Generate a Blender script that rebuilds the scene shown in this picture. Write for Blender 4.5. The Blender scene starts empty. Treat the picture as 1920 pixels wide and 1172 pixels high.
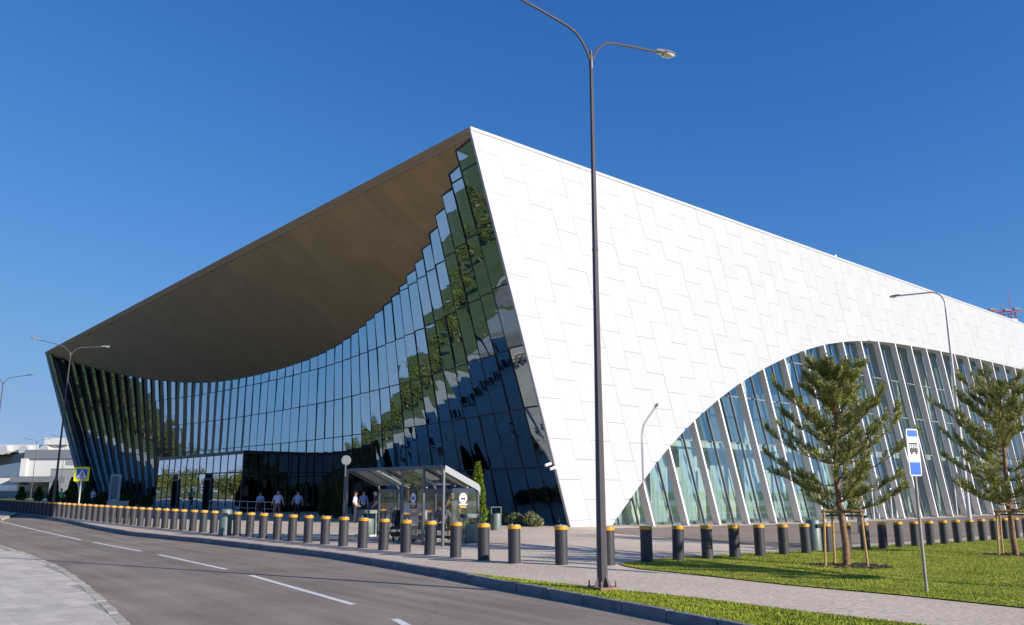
import bpy, bmesh, math, random
import numpy as np
from mathutils import Vector, Matrix
R = math.radians
rnd = random.Random(7)
scene = bpy.context.scene
col = scene.collection

# ------------------------------------------------------------------ camera
cam = bpy.data.cameras.new('camera'); cam.sensor_width = 36; cam.lens = 1549/1920*36
cam.clip_start = .1; cam.clip_end = 3000
cam_o = bpy.data.objects.new('camera', cam); col.objects.link(cam_o)
cam_o.location = (0, 0, 1.72); cam_o.rotation_euler = (R(90+12.168), 0, 0)
scene.camera = cam_o

# ------------------------------------------------------------------ sky, sun, exposure
SUN_AZ, SUN_EL = 151-180, 21          # the sun stands to the right, behind the camera
sd = Vector((math.cos(R(SUN_AZ))*math.cos(R(SUN_EL)), math.sin(R(SUN_AZ))*math.cos(R(SUN_EL)), math.sin(R(SUN_EL))))
world = bpy.data.worlds.new('World'); scene.world = world; world.use_nodes = True
nt = world.node_tree; bg = nt.nodes['Background']
sky = nt.nodes.new('ShaderNodeTexSky'); sky.sky_type = 'NISHITA'; sky.sun_disc = False
sky.sun_elevation = R(SUN_EL); sky.sun_rotation = math.atan2(sd.x, sd.y)
sky.altitude = 200; sky.air_density = .75; sky.dust_density = 0.; sky.ozone_density = 4.5
hs = nt.nodes.new('ShaderNodeHueSaturation'); hs.inputs['Saturation'].default_value = 1.08; hs.inputs['Hue'].default_value = .506
nt.links.new(sky.outputs[0], hs.inputs['Color']); 
cv = nt.nodes.new('ShaderNodeRGBCurve'); dn = nt.nodes.new('ShaderNodeVectorMath'); dn.operation = 'SCALE'; dn.inputs['Scale'].default_value = .1
um = nt.nodes.new('ShaderNodeVectorMath'); um.operation = 'SCALE'; um.inputs['Scale'].default_value = 10
# film response for the sky colour: deeper blue overhead, a softer horizon
for c_, pts_ in enumerate((((.0324,.0165),(.075,.045),(.144,.083),(.316,.133),(.8,.19),(1,.2)), ((.082,.072),(.165,.13),(.324,.19),(.583,.222),(1,.25)), ((.22,.228),(.385,.31),(.5,.35),(.69,.365),(1,.36)))):
    k_ = cv.mapping.curves[c_]; k_.points[0].location = (0, 0); k_.points[1].location = pts_[-1]
    for p_ in pts_[:-1]: k_.points.new(*p_)
cv.mapping.update()
nt.links.new(hs.outputs[0], dn.inputs[0]); nt.links.new(dn.outputs[0], cv.inputs['Color']); nt.links.new(cv.outputs[0], um.inputs[0]); nt.links.new(um.outputs[0], bg.inputs[0]); bg.inputs[1].default_value = .15
sun = bpy.data.lights.new('sun', 'SUN'); sun.energy = 4.8; sun.angle = R(.53); sun.color = (1, .915, .81)
sun_o = bpy.data.objects.new('sun', sun); col.objects.link(sun_o); sun_o.location = (40, -30, 60)
sun_o.rotation_euler = (-sd).to_track_quat('-Z', 'Y').to_euler()
scene.view_settings.view_transform = 'Standard'; scene.view_settings.look = 'None'
scene.view_settings.gamma = 1; scene.view_settings.exposure = .4
scene.render.engine = 'CYCLES'
scene.cycles.max_bounces = 8; scene.cycles.transparent_max_bounces = 12; scene.cycles.caustics_reflective = False

# ------------------------------------------------------------------ materials
MATS = {}
def mat(name, rgb, rough=.6, metal=0., var=0., vscale=4., bump=0., bscale=60., spec=.5, coords='Object'):
    m = bpy.data.materials.new(name); m.use_nodes = True; n = m.node_tree.nodes; l = m.node_tree.links
    b = n['Principled BSDF']; b.inputs['Base Color'].default_value = (*rgb, 1)
    b.inputs['Roughness'].default_value = rough; b.inputs['Metallic'].default_value = metal
    b.inputs['Specular IOR Level'].default_value = spec
    tc = n.new('ShaderNodeTexCoord')
    if var:
        t = n.new('ShaderNodeTexNoise'); t.inputs['Scale'].default_value = vscale; t.inputs['Detail'].default_value = 6
        l.new(tc.outputs[coords], t.inputs[0])
        r = n.new('ShaderNodeMapRange'); r.inputs[1].default_value = .3; r.inputs[2].default_value = .7
        r.inputs[3].default_value = 1-var; r.inputs[4].default_value = 1+var; l.new(t.outputs[0], r.inputs[0])
        x = n.new('ShaderNodeVectorMath'); x.operation = 'SCALE'; x.inputs[0].default_value = rgb
        l.new(r.outputs[0], x.inputs['Scale']); l.new(x.outputs[0], b.inputs['Base Color'])
    if bump:
        t2 = n.new('ShaderNodeTexNoise'); t2.inputs['Scale'].default_value = bscale; t2.inputs['Detail'].default_value = 4
        l.new(tc.outputs[coords], t2.inputs[0])
        bp = n.new('ShaderNodeBump'); bp.inputs['Strength'].default_value = bump; bp.inputs['Distance'].default_value = .02
        l.new(t2.outputs[0], bp.inputs['Height']); l.new(bp.outputs[0], b.inputs['Normal'])
    MATS[name] = m
    return m
def glass(name, tint, refl, lo, hi, wav=0., wscale=.5):
    """reflective pane: part mirror, part tinted see-through"""
    m = bpy.data.materials.new(name); m.use_nodes = True; n = m.node_tree.nodes; l = m.node_tree.links
    n.clear(); out = n.new('ShaderNodeOutputMaterial')
    tr = n.new('ShaderNodeBsdfTransparent'); tr.inputs[0].default_value = (*tint, 1)
    gl = n.new('ShaderNodeBsdfGlossy'); gl.inputs[0].default_value = (*refl, 1); gl.inputs[1].default_value = .0
    lw = n.new('ShaderNodeLayerWeight'); lw.inputs[0].default_value = .35
    mr = n.new('ShaderNodeMapRange'); mr.inputs[3].default_value = lo; mr.inputs[4].default_value = hi
    l.new(lw.outputs['Facing'], mr.inputs[0])
    mx = n.new('ShaderNodeMixShader'); l.new(mr.outputs[0], mx.inputs[0]); l.new(tr.outputs[0], mx.inputs[1]); l.new(gl.outputs[0], mx.inputs[2])
    if wav:
        tc = n.new('ShaderNodeTexCoord'); t = n.new('ShaderNodeTexNoise'); t.inputs['Scale'].default_value = wscale; t.inputs['Detail'].default_value = 1
        l.new(tc.outputs['Object'], t.inputs[0]); bp = n.new('ShaderNodeBump'); bp.inputs['Strength'].default_value = 1; bp.inputs['Distance'].default_value = wav
        l.new(t.outputs[0], bp.inputs['Height']); l.new(bp.outputs[0], gl.inputs['Normal'])
    l.new(mx.outputs[0], out.inputs[0]); MATS[name] = m
    return m
def ground_mat(name, base, spots, rough=.9, big=.08, fine=30., bump=.4, brick=None, mortar=.7):
    """two-scale mottled ground; optionally small pavers laid along the building's axes"""
    m = mat(name, base, rough, spec=.25); n = m.node_tree.nodes; l = m.node_tree.links; b = n['Principled BSDF']
    g = n.new('ShaderNodeNewGeometry')
    t1 = n.new('ShaderNodeTexNoise'); t1.inputs['Scale'].default_value = big*4; t1.inputs['Detail'].default_value = 7; l.new(g.outputs['Position'], t1.inputs[0])
    t2 = n.new('ShaderNodeTexNoise'); t2.inputs['Scale'].default_value = fine; t2.inputs['Detail'].default_value = 5; l.new(g.outputs['Position'], t2.inputs[0])
    mx = n.new('ShaderNodeMix'); mx.data_type = 'RGBA'; mx.inputs[6].default_value = (*base, 1); mx.inputs[7].default_value = (*spots, 1)
    r = n.new('ShaderNodeMapRange'); r.inputs[1].default_value = .35; r.inputs[2].default_value = .68; l.new(t1.outputs[0], r.inputs[0]); l.new(r.outputs[0], mx.inputs[0])
    r2 = n.new('ShaderNodeMapRange'); r2.inputs[1].default_value = .3; r2.inputs[2].default_value = .7; r2.inputs[3].default_value = .78; r2.inputs[4].default_value = 1.2; l.new(t2.outputs[0], r2.inputs[0])
    sc = n.new('ShaderNodeVectorMath'); sc.operation = 'SCALE'; l.new(mx.outputs[2], sc.inputs[0]); l.new(r2.outputs[0], sc.inputs['Scale'])
    last = sc.outputs[0]; hgt = t2.outputs[0]
    if brick:
        mp = n.new('ShaderNodeMapping'); mp.inputs['Rotation'].default_value = (0, 0, -R(40.735)); l.new(g.outputs['Position'], mp.inputs[0])
        bt = n.new('ShaderNodeTexBrick'); bt.inputs['Scale'].default_value = 1; bt.inputs['Brick Width'].default_value = brick[0]; bt.inputs['Row Height'].default_value = brick[1]
        bt.inputs['Mortar Size'].default_value = brick[2]; bt.inputs['Color1'].default_value = (1.06, 1.04, 1.02, 1); bt.inputs['Color2'].default_value = (.9, .9, .92, 1)
        bt.inputs['Mortar'].default_value = (mortar, mortar, mortar, 1); l.new(mp.outputs[0], bt.inputs[0])
        m2 = n.new('ShaderNodeVectorMath'); m2.operation = 'MULTIPLY'; l.new(last, m2.inputs[0]); l.new(bt.outputs[0], m2.inputs[1]); last = m2.outputs[0]
    l.new(last, b.inputs['Base Color'])
    bp = n.new('ShaderNodeBump'); bp.inputs['Strength'].default_value = bump; bp.inputs['Distance'].default_value = .015
    l.new(hgt, bp.inputs['Height']); l.new(bp.outputs[0], b.inputs['Normal'])
    return m

M_WHITE = mat('white_cladding', (.51, .52, .535), .45, var=.025, vscale=.6, spec=.3)
def vary(m, amt):
    n=m.node_tree.nodes; l=m.node_tree.links; b=n['Principled BSDF']; oi=n.new('ShaderNodeObjectInfo'); r=n.new('ShaderNodeMapRange'); r.inputs[3].default_value=1-amt; r.inputs[4].default_value=1+amt
    l.new(oi.outputs['Random'],r.inputs[0]); sc=n.new('ShaderNodeVectorMath'); sc.operation='SCALE'
    src=b.inputs['Base Color'].links[0].from_socket if b.inputs['Base Color'].links else None
    if src: l.new(src,sc.inputs[0])
    else: sc.inputs[0].default_value=b.inputs['Base Color'].default_value[:3]
    l.new(r.outputs[0],sc.inputs['Scale']); l.new(sc.outputs[0],b.inputs['Base Color'])
vary(M_WHITE,.012)
M_BACK = mat('joint_backing', (.62, .62, .63), .8)
M_EDGE = mat('grey_metal_edge', (.45, .44, .49), .45, .2)
M_FIN = mat('fin_white', (.78, .78, .79), .45, var=.02, vscale=.8, spec=.3)
M_SOFFIT = mat('bronze_soffit', (.48, .345, .18), .42, .0, var=.07, vscale=.5, spec=.5)
M_FASCIA = mat('bronze_fascia', (.42, .30, .185), .45, .0, var=.05, vscale=1)
M_FRAME = mat('dark_frame', (.012, .013, .016), .4)
M_GLASS = glass('front_glass', (.10, .17, .19), (.53, .72, .83), .54, .95, .007, .6)
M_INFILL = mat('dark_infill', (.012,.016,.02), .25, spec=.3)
M_GLASS2 = glass('return_glass', (.06, .09, .1), (.3, .42, .45), .08, .5, .0012, .7)
M_VGLASS = glass('vestibule_glass', (.16, .2, .22), (.80, .84, .90), .68, .97, .002, .6)
M_SGLASS = glass('side_glass', (.88, .95, .92), (.60, .84, .95), .24, .8, .001, .5)
M_CGLASS = glass('clear_glass', (.72, .78, .78), (.9, .95, 1.), .12, .8)
M_DARK = mat('dark_interior', (.02, .024, .026), .8)
M_PART = mat('partition_teal', (.09, .13, .14), .7)
M_INFLOOR = mat('interior_floor', (.16, .17, .17), .35)
M_PALE = mat('pale_green_wall', (.62, .72, .62), .7, var=.06, vscale=.7)
M_CURT = mat('curtain_cloth', (.5, .66, .62), .8, var=.1, vscale=2)
M_ROOF = mat('roof_membrane', (.5, .5, .5), .8)
M_ASPHALT = ground_mat('asphalt', (.252, .203, .163), (.325, .265, .215), .85, .10, 40, .5)
M_ASPHALT2 = ground_mat('drive_asphalt', (.25, .195, .15), (.3, .24, .19), .85, .1, 40, .5)
M_PAVE = ground_mat('plaza_paving', (.61, .50, .385), (.71, .595, .47), .85, .07, 14, .3, (.2, .1, .008), .72)
M_SLAB = mat('slab_concrete', (.6, .535, .45), .85, var=.12, vscale=2.5, bump=.3, bscale=90)
M_BED = mat('slab_bedding', (.36, .33, .3), .95)
M_SETT = mat('edge_sett', (.46, .42, .33), .85, var=.15, vscale=3, bump=.3)
M_KERB = mat('kerb_concrete', (.2, .2, .215), .85, var=.22, vscale=3.5, bump=.4, bscale=50)
M_LINE = mat('road_paint', (.76, .75, .72), .7, var=.10, vscale=6)
M_TERR = ground_mat('meadow', (.10, .135, .03), (.155, .165, .06), .95, .03, 3, .3)
M_LAWN = ground_mat('lawn', (.20, .245, .016), (.34, .32, .06), .95, .25, 8, .6)
M_BLADE = mat('grass_blade', (.28, .325, .03), .7, var=.35, vscale=1.3, spec=.2)
M_SOIL = mat('soil', (.06, .04, .028), .95, var=.4, vscale=6, bump=1, bscale=25)
M_BOLL = mat('bollard_grey', (.043, .043, .05), .5, var=.08, vscale=3)
M_BRING = mat('bollard_base', (.34, .3, .26), .9, var=.2, vscale=8)
M_YEL = mat('bollard_yellow', (.80, .36, .006), .45, var=.06, vscale=3)
M_STEEL = mat('stainless', (.55, .55, .55), .35, .9)
M_POLE = mat('lamp_pole', (.115, .10, .105), .42, .3, var=.1, vscale=2)
M_POLE_L = mat('pale_pole', (.55, .55, .55), .5, .1, var=.05)
M_SPOLE = mat('sign_pole', (.34, .31, .27), .55, .2, var=.12, vscale=5)
M_LAMPH = mat('lamp_head', (.55, .54, .52), .35, .7)
M_LAMPG = mat('lamp_glass', (.75, .77, .78), .08, .0)
M_RUST = mat('rusty_plate', (.28, .17, .11), .85, var=.3, vscale=12)
M_SHEL = mat('shelter_steel', (.16, .175, .19), .4, .5, var=.05)
M_SHELL = mat('shelter_roof', (.30, .33, .34), .5, .2)
M_LBAR = mat('light_bar', (.86, .82, .72), .6)
M_GREENBIN = mat('bin_green', (.15, .195, .18), .5, .2, var=.06, vscale=4)
M_WOOD = mat('stake_wood', (.52, .32, .13), .75, var=.2, vscale=9)
M_WOODD = mat('rail_wood', (.25, .155, .085), .75, var=.2, vscale=9)
M_BARK = mat('pine_bark', (.27, .155, .09), .9, var=.35, vscale=9, bump=1, bscale=40)
M_NEED = mat('pine_needles', (.29, .31, .085), .6, var=.4, vscale=2.5, spec=.3)
M_NEED2 = mat('pine_needles_young', (.40, .375, .13), .6, var=.3, vscale=2.5, spec=.3)
M_THUJ = mat('thuja_green', (.14, .20, .02), .7, var=.4, vscale=3, spec=.2)
M_THUJD = mat('thuja_dark', (.05, .085, .022), .7, var=.4, vscale=3, spec=.2)
M_JUN = mat('juniper', (.20, .215, .11), .7, var=.35, vscale=4, spec=.2)
M_LEAF = mat('wood_leaf', (.10, .115, .03), .7, var=.5, vscale=.25, spec=.2)
M_BLUE = mat('sign_blue', (.01, .13, .62), .4)
M_SWHITE = mat('sign_white', (.85, .85, .86), .4)
M_SYEL = mat('sign_yellow', (.86, .80, .0), .4)
M_SBLK = mat('sign_black', (.03, .03, .035), .5)
M_ORANGE = mat('sticker_orange', (.8, .36, .01), .5)
M_RED = mat('mast_red', (.45, .06, .04), .5)
M_BLACK = mat('black_fabric', (.012, .012, .015), .8)
M_RUBBER = mat('rubber', (.02, .02, .02), .8)
M_SKIN = mat('skin', (.52, .30, .21), .55)
M_FGREY = mat('far_grey', (.30, .32, .335), .7, var=.04, vscale=.2)
M_FGREYD = mat('far_grey_dark', (.2, .22, .25), .6)
M_FWHITE = mat('far_white', (.72, .71, .66), .7, var=.04, vscale=.3)
M_FGLASS = mat('far_glass', (.10, .16, .22), .12, .0)
M_PURP = mat('far_purple', (.2, .16, .4), .6)

for m_,a_ in ((M_SOFFIT,.05),(M_SLAB,.09),(M_SETT,.12),(M_KERB,.12),(M_YEL,.10),(M_BOLL,.10)): vary(m_,a_)
def streaks(m, ang, amt, sx, sy):
    """long faint wear streaks along one direction, and fine dark cracks"""
    n=m.node_tree.nodes; l=m.node_tree.links; b=n['Principled BSDF']; g=n.new('ShaderNodeNewGeometry'); mp=n.new('ShaderNodeMapping'); mp.vector_type='TEXTURE'
    mp.inputs['Rotation'].default_value=(0,0,ang); mp.inputs['Scale'].default_value=(sx,sy,1); l.new(g.outputs['Position'],mp.inputs[0])
    t=n.new('ShaderNodeTexNoise'); t.inputs['Scale'].default_value=1; t.inputs['Detail'].default_value=5; t.inputs['Distortion'].default_value=.4; l.new(mp.outputs[0],t.inputs[0])
    r=n.new('ShaderNodeMapRange'); r.inputs[1].default_value=.32; r.inputs[2].default_value=.68; r.inputs[3].default_value=1-amt; r.inputs[4].default_value=1+amt; l.new(t.outputs[0],r.inputs[0])
    v=n.new('ShaderNodeTexVoronoi'); v.feature='DISTANCE_TO_EDGE'; v.inputs['Scale'].default_value=.16; v.inputs['Randomness'].default_value=1
    nz=n.new('ShaderNodeTexNoise'); nz.inputs['Scale'].default_value=1.3; nz.inputs['Detail'].default_value=4; l.new(g.outputs['Position'],nz.inputs[0]); ad=n.new('ShaderNodeVectorMath'); ad.operation='MULTIPLY_ADD'; ad.inputs[1].default_value=(1.6,1.6,0); l.new(nz.outputs['Color'],ad.inputs[0]); l.new(g.outputs['Position'],ad.inputs[2]); l.new(ad.outputs[0],v.inputs['Vector'])
    c=n.new('ShaderNodeMapRange'); c.inputs[1].default_value=.0; c.inputs[2].default_value=.0045; c.inputs[3].default_value=.76; c.inputs[4].default_value=1; l.new(v.outputs['Distance'],c.inputs[0])
    mu=n.new('ShaderNodeMath'); mu.operation='MULTIPLY'; l.new(r.outputs[0],mu.inputs[0]); l.new(c.outputs[0],mu.inputs[1])
    sc=n.new('ShaderNodeVectorMath'); sc.operation='SCALE'; l.new(b.inputs['Base Color'].links[0].from_socket,sc.inputs[0]); l.new(mu.outputs[0],sc.inputs['Scale']); l.new(sc.outputs[0],b.inputs['Base Color'])
streaks(M_ASPHALT, R(128), .17, 7., .45); streaks(M_ASPHALT2, R(41), .10, 6., .6)
# ------------------------------------------------------------------ mesh helpers
class MB:
    def __init__(s): s.v = []; s.f = []; s.m = []
    def add(s, vs, fs, mi=0):
        o = len(s.v); s.v += [tuple(p) for p in vs]; s.f += [tuple(i+o for i in f) for f in fs]; s.m += [mi]*len(fs); return s
    def box(s, x0, x1, y0, y1, z0, z1, mi=0):
        return s.hexa([(x0,y0,z0),(x1,y0,z0),(x1,y1,z0),(x0,y1,z0),(x0,y0,z1),(x1,y0,z1),(x1,y1,z1),(x0,y1,z1)], mi)
    def hexa(s, p, mi=0):
        return s.add(p, [(3,2,1,0),(4,5,6,7),(0,1,5,4),(1,2,6,5),(2,3,7,6),(3,0,4,7)], mi)
    def prism(s, poly, z0, z1, mi=0):
        n = len(poly)
        return s.add([(x,y,z0) for x,y in poly]+[(x,y,z1) for x,y in poly],
                     [tuple(range(n-1,-1,-1)), tuple(range(n,2*n))]+[(i,(i+1)%n,n+(i+1)%n,n+i) for i in range(n)], mi)
    def lathe(s, prof, n=20, c=(0,0,0), mi=0):
        vs = []; fs = []
        for r, z in prof:
            for i in range(n): vs.append((c[0]+r*math.cos(2*math.pi*i/n), c[1]+r*math.sin(2*math.pi*i/n), c[2]+z))
        for k in range(len(prof)-1):
            for i in range(n): a=k*n+i; b=k*n+(i+1)%n; fs.append((a,b,b+n,a+n))
        fs.append(tuple(range(n-1,-1,-1))); fs.append(tuple((len(prof)-1)*n+i for i in range(n)))
        return s.add(vs, fs, mi)
    def tube(s, path, rad, n=10, mi=0, flat=1., up=None):
        P = [Vector(p) for p in path]; rad = rad if hasattr(rad,'__len__') else [rad]*len(P)
        vs = []; fs = []; ref = None
        for k, p in enumerate(P):
            t = (P[min(k+1,len(P)-1)]-P[max(k-1,0)]).normalized()
            if ref is None:
                ref = Vector(up) if up else (Vector((0,0,1)) if abs(t.z) < .9 else Vector((1,0,0)))
            a = (ref - t*ref.dot(t)).normalized(); b = t.cross(a); ref = a
            for i in range(n):
                w = 2*math.pi*i/n; vs.append(p + a*math.cos(w)*rad[k]*flat + b*math.sin(w)*rad[k])
        for k in range(len(P)-1):
            for i in range(n): q=k*n+i; r=k*n+(i+1)%n; fs.append((q,q+n,r+n,r))
        fs.append(tuple(range(n))); fs.append(tuple((len(P)-1)*n+i for i in range(n-1,-1,-1)))
        return s.add(vs, fs, mi)
    def bar(s, a, b, w, h=None, mi=0):
        return s.tube([a,b], (w if h is None else w)*.7071, 4, mi)
    def ball(s, c, r, n=10, m=7, mi=0):
        prof = []
        vs=[]; fs=[]
        rx,ry,rz = r if hasattr(r,'__len__') else (r,r,r)
        for k in range(1,m):
            th=math.pi*k/m
            for i in range(n): w=2*math.pi*i/n; vs.append((c[0]+rx*math.sin(th)*math.cos(w), c[1]+ry*math.sin(th)*math.sin(w), c[2]-rz*math.cos(th)))
        for k in range(m-2):
            for i in range(n): a=k*n+i; b=k*n+(i+1)%n; fs.append((a,b,b+n,a+n))
        vs.append((c[0],c[1],c[2]-rz)); vs.append((c[0],c[1],c[2]+rz)); L=len(vs)
        for i in range(n): fs.append(((i+1)%n,i,L-2)); fs.append(((m-2)*n+i,(m-2)*n+(i+1)%n,L-1))
        return s.add(vs,fs,mi)
    def mesh(s, name, mats, smooth=False):
        me = bpy.data.meshes.new(name); me.from_pydata(s.v, [], s.f)
        for m in (mats if isinstance(mats,(list,tuple)) else [mats]): me.materials.append(m)
        if isinstance(mats,(list,tuple)) and len(mats) > 1: me.polygons.foreach_set('material_index', s.m)
        if smooth:
            me.polygons.foreach_set('use_smooth', [True]*len(s.f)); me.set_sharp_from_angle(angle=R(38))
        me.update(); return me
    def build(s, name, mats, parent=None, smooth=False, loc=None):
        return link(name, s.mesh(name, mats, smooth), parent, loc)
def link(name, me, parent=None, loc=None, rz=0):
    o = bpy.data.objects.new(name, me); col.objects.link(o); o.parent = parent
    if loc is not None: o.location = loc
    if rz: o.rotation_euler = (0,0,rz)
    return o
def tag(o, label, cat, group=None):
    o['label'] = label; o['category'] = cat
    if group: o['group'] = group
    return o
def thing(name, label, cat, loc, rz=0, group=None):
    o = link(name, None, None, loc, rz); o.empty_display_size = .3
    return tag(o, label, cat, group)
def struct(o): o['kind'] = 'structure'; return o
def stuff(o): o['kind'] = 'stuff'; return o
def copy_tree(o, loc=None, rz=None, label=None, parent=None):
    c = o.copy(); col.objects.link(c); c.parent = parent
    if loc is not None: c.location = loc
    if rz is not None: c.rotation_euler = (0,0,rz)
    if label: c['label'] = label
    for ch in list(o.children): copy_tree(ch, parent=c)
    return c
def gz(X, Y=0):
    """the place falls a little to the right and rises a little to the far left"""
    t = max(0., X-.5); z = -.44*(1-math.exp(-t*t/(t+3)/11))
    s = max(0., -X-16); return z + .3*(1-math.exp(-s*s/(s+8)/38))
def G(x, y, dz=0.): return (x, y, gz(x)+dz)
def ordinal(n): return '%d%s' % (n, 'th' if 10 <= n % 100 <= 20 else {1:'st',2:'nd',3:'rd'}.get(n % 10,'th'))

U = Vector((.757737, .652560, 0)); V = Vector((-.652560, .757737, 0)); B0 = Vector((2.914, 42.360, 0))
UA = math.atan2(U.y, U.x)
def L(u, v, z=0.): return U*u + V*v + Vector((0,0,z))       # building axes, relative to its near corner
def W(u, v, z=0.): return B0 + L(u, v, z)

# ------------------------------------------------------------------ ground
def sheet(name, poly, off, m, thick=0., cuts=True):
    bm = bmesh.new(); bm.faces.new([bm.verts.new((x,y,0)) for x,y in poly])
    bmesh.ops.triangulate(bm, faces=bm.faces[:])
    xs = [x for x,y in poly]; lo, hi = min(xs), max(xs)
    for X in [i*1. for i in range(0,16)]+[18,21,24,28,32,36,42,50]+[-16,-19,-22,-26,-30,-35,-40,-46,-52,-60,-70]:
        if lo < X < hi:
            bmesh.ops.bisect_plane(bm, geom=bm.verts[:]+bm.edges[:]+bm.faces[:], plane_co=(X,0,0), plane_no=(1,0,0))
    for v in bm.verts: v.co.z = gz(v.co.x)+off
    if thick:
        r = bmesh.ops.extrude_face_region(bm, geom=bm.faces[:])
        for v in r['geom']:
            if isinstance(v, bmesh.types.BMVert): v.co.z -= thick
    bmesh.ops.recalc_face_normals(bm, faces=bm.faces[:])
    if not thick:
        for f in bm.faces:
            if f.normal.z < 0: f.normal_flip()
    me = bpy.data.meshes.new(name); bm.to_mesh(me); bm.free(); me.materials.append(m)
    return struct(link(name, me))
KERB = [(-80,124),(-60,97),(-40,69.5),(-33,59.8),(-29.67,55.04),(-20.48,41.99),(-16.0,36.1),(-11.34,31.35),(-7.86,27.44),(-5.16,24.41),(-2.89,21.18),(-1.42,18.95),(-.75,17.75),(.2,16.12),(1.33,14.44),(1.98,13.43),(2.61,12.52),(3.12,11.74),(4.5,9.2),(5.6,6),(6.2,2),(6.4,-4),(6.4,-90)]
LEFT = [(-3.6,-90),(-3.6,0),(-3.9,6),(-4.5,9.8),(-5.38,12.37),(-6.44,14.11),(-8.35,17.15),(-11.02,21.19),(-14.27,25.53),(-18.09,30.25),(-30,43),(-60,75),(-95,112)]
WALK = [(-1.9,19.62),(-1.2,18.75),(.42,16.97),(1.82,15.58),(3.07,14.69),(4.42,13.36),(5.82,12.21),(8,10.4),(14,5.5),(30,-8)]
sheet('terrain', [(-1500,-1500),(1500,-1500),(1500,2200),(-1500,2200)], -.24, M_TERR)
sheet('road', KERB+LEFT, -.15, M_ASPHALT)
sheet('plaza', KERB[:11]+WALK+[(150,-8),(150,260),(-80,260)], 0, M_PAVE, .2)
sheet('verge', WALK[::-1]+KERB[10:21]+[(6.3,-8)], -.004, M_LAWN, .2)
LAWN = [(2.69,21.1),(2.62,20.85),(2.7,20.3),(2.95,19.67),(3.94,18.73),(5.46,17.04),(7.15,15.71),(8.44,14.34),(11,11.8),(22,2),(45,-15),(90,-15),(80,77),(60,66.5),(40,51.5),(23,38.5),(19,35.6),(13.59,31.6),(9.67,28.2),(5.86,24.72),(4.55,23.6),(3.54,22.44)]
sheet('lawn', LAWN, .02, M_LAWN)
sheet('drive', [(4.3,41.6),(4.35,36.9),(6.8,33.2),(9.5,29.3),(13.3,32.6),(40,55.5),(80,90),(110,116),(100,126)], .006, M_ASPHALT2)
isl = [(-31.1,51.8),(-36,61.6),(-40.7,70.9),(-48,81.5),(-57,93),(-100,150),(-100,104),(-60,76),(-40,57)]
sheet('island_pavement', isl, -.02, M_PAVE, .2)
sheet('path_pavement', [(-3.6,6),(-4.5,9.8)]+LEFT[4:10]+[(-30,43),(-60,75),(-64,70),(-40,44),(-26,26),(-16,10),(-8,-2),(-3.75,-6)], -.1495, M_BED, .03)
# ground seen in the reflections, to the left of the frame
sheet('car_park', [(-42,44),(-58,62),(-84,62),(-90,8),(-20,8),(-28,26)], -.20, M_ASPHALT)
sheet('side_road', [(-3.6,-14),(-3.6,-24),(-120,-24),(-120,-14)], -.19, M_ASPHALT)
sheet('footpath', [(-64,70),(-66.5,72),(-110,36),(-110,33)], -.195, M_PAVE)

# lane dashes
for i,(a,b) in enumerate([((-30.61,50.92),(-16.62,33.0)),((-15.48,31.65),(-11.66,26.99)),((-10.57,25.66),(-6.92,20.88)),((-5.9,19.47),(-2.66,14.57)),((-1.75,12.98),(-.3,9.6)),((.35,7.6),(1.1,3.6))]):
    a=Vector(a); b=Vector(b); t=(b-a).normalized(); nrm=Vector((-t.y,t.x))*.065; mb=MB()
    N=8
    for k in range(N):
        p=a.lerp(b,k/N); q=a.lerp(b,(k+1)/N)
        mb.add([(*(p+nrm),gz(p.x)-.145),(*(p-nrm),gz(p.x)-.145),(*(q-nrm),gz(q.x)-.145),(*(q+nrm),gz(q.x)-.145)],[(0,1,2,3)])
    o=struct(mb.build('lane_marking', M_LINE))

def resample(pts, step):
    P=[Vector(p) for p in pts]; out=[P[0]]; carry=0
    for a,b in zip(P,P[1:]):
        d=(b-a).length; t=step-carry
        while t<d: out.append(a.lerp(b,t/d)); t+=step
        carry=d-(t-step)
    return out
# kerb stones along the far side of the road
kerb_root = struct(link('kerb', None, None, (0,0,0)))
kp = resample(KERB[4:21], 1.0)
for i,(a,b) in enumerate(zip(kp,kp[1:])):
    t=(b-a).normalized(); n=Vector((-t.y,t.x)); g=.012
    a2=a+t*g; b2=b-t*g; jz=rnd.uniform(-.006,.006); ji=rnd.uniform(-.006,.006)
    p0=a2-n*(.03+ji); p1=b2-n*(.03+ji); p2=b2+n*.13; p3=a2+n*.13
    low = .1 if b.y>50 else 0
    mb=MB(); za=gz(a2.x); zb=gz(b2.x); top=.012+jz-low
    c=.02
    mb.add([(*p0,za-.2),(*p1,zb-.2),(*p2,zb-.2),(*p3,za-.2),
            (*p0,za+top-c),(*p1,zb+top-c),(*(p1+n*c),zb+top),(*(p0+n*c),za+top),(*p2,zb+top),(*p3,za+top)],
           [(0,1,5,4),(4,5,6,7),(7,6,8,9),(1,2,8,6,5),(2,3,9,8),(3,0,4,7,9)])
    mb.build('kerb_stone', M_KERB, kerb_root)

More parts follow.
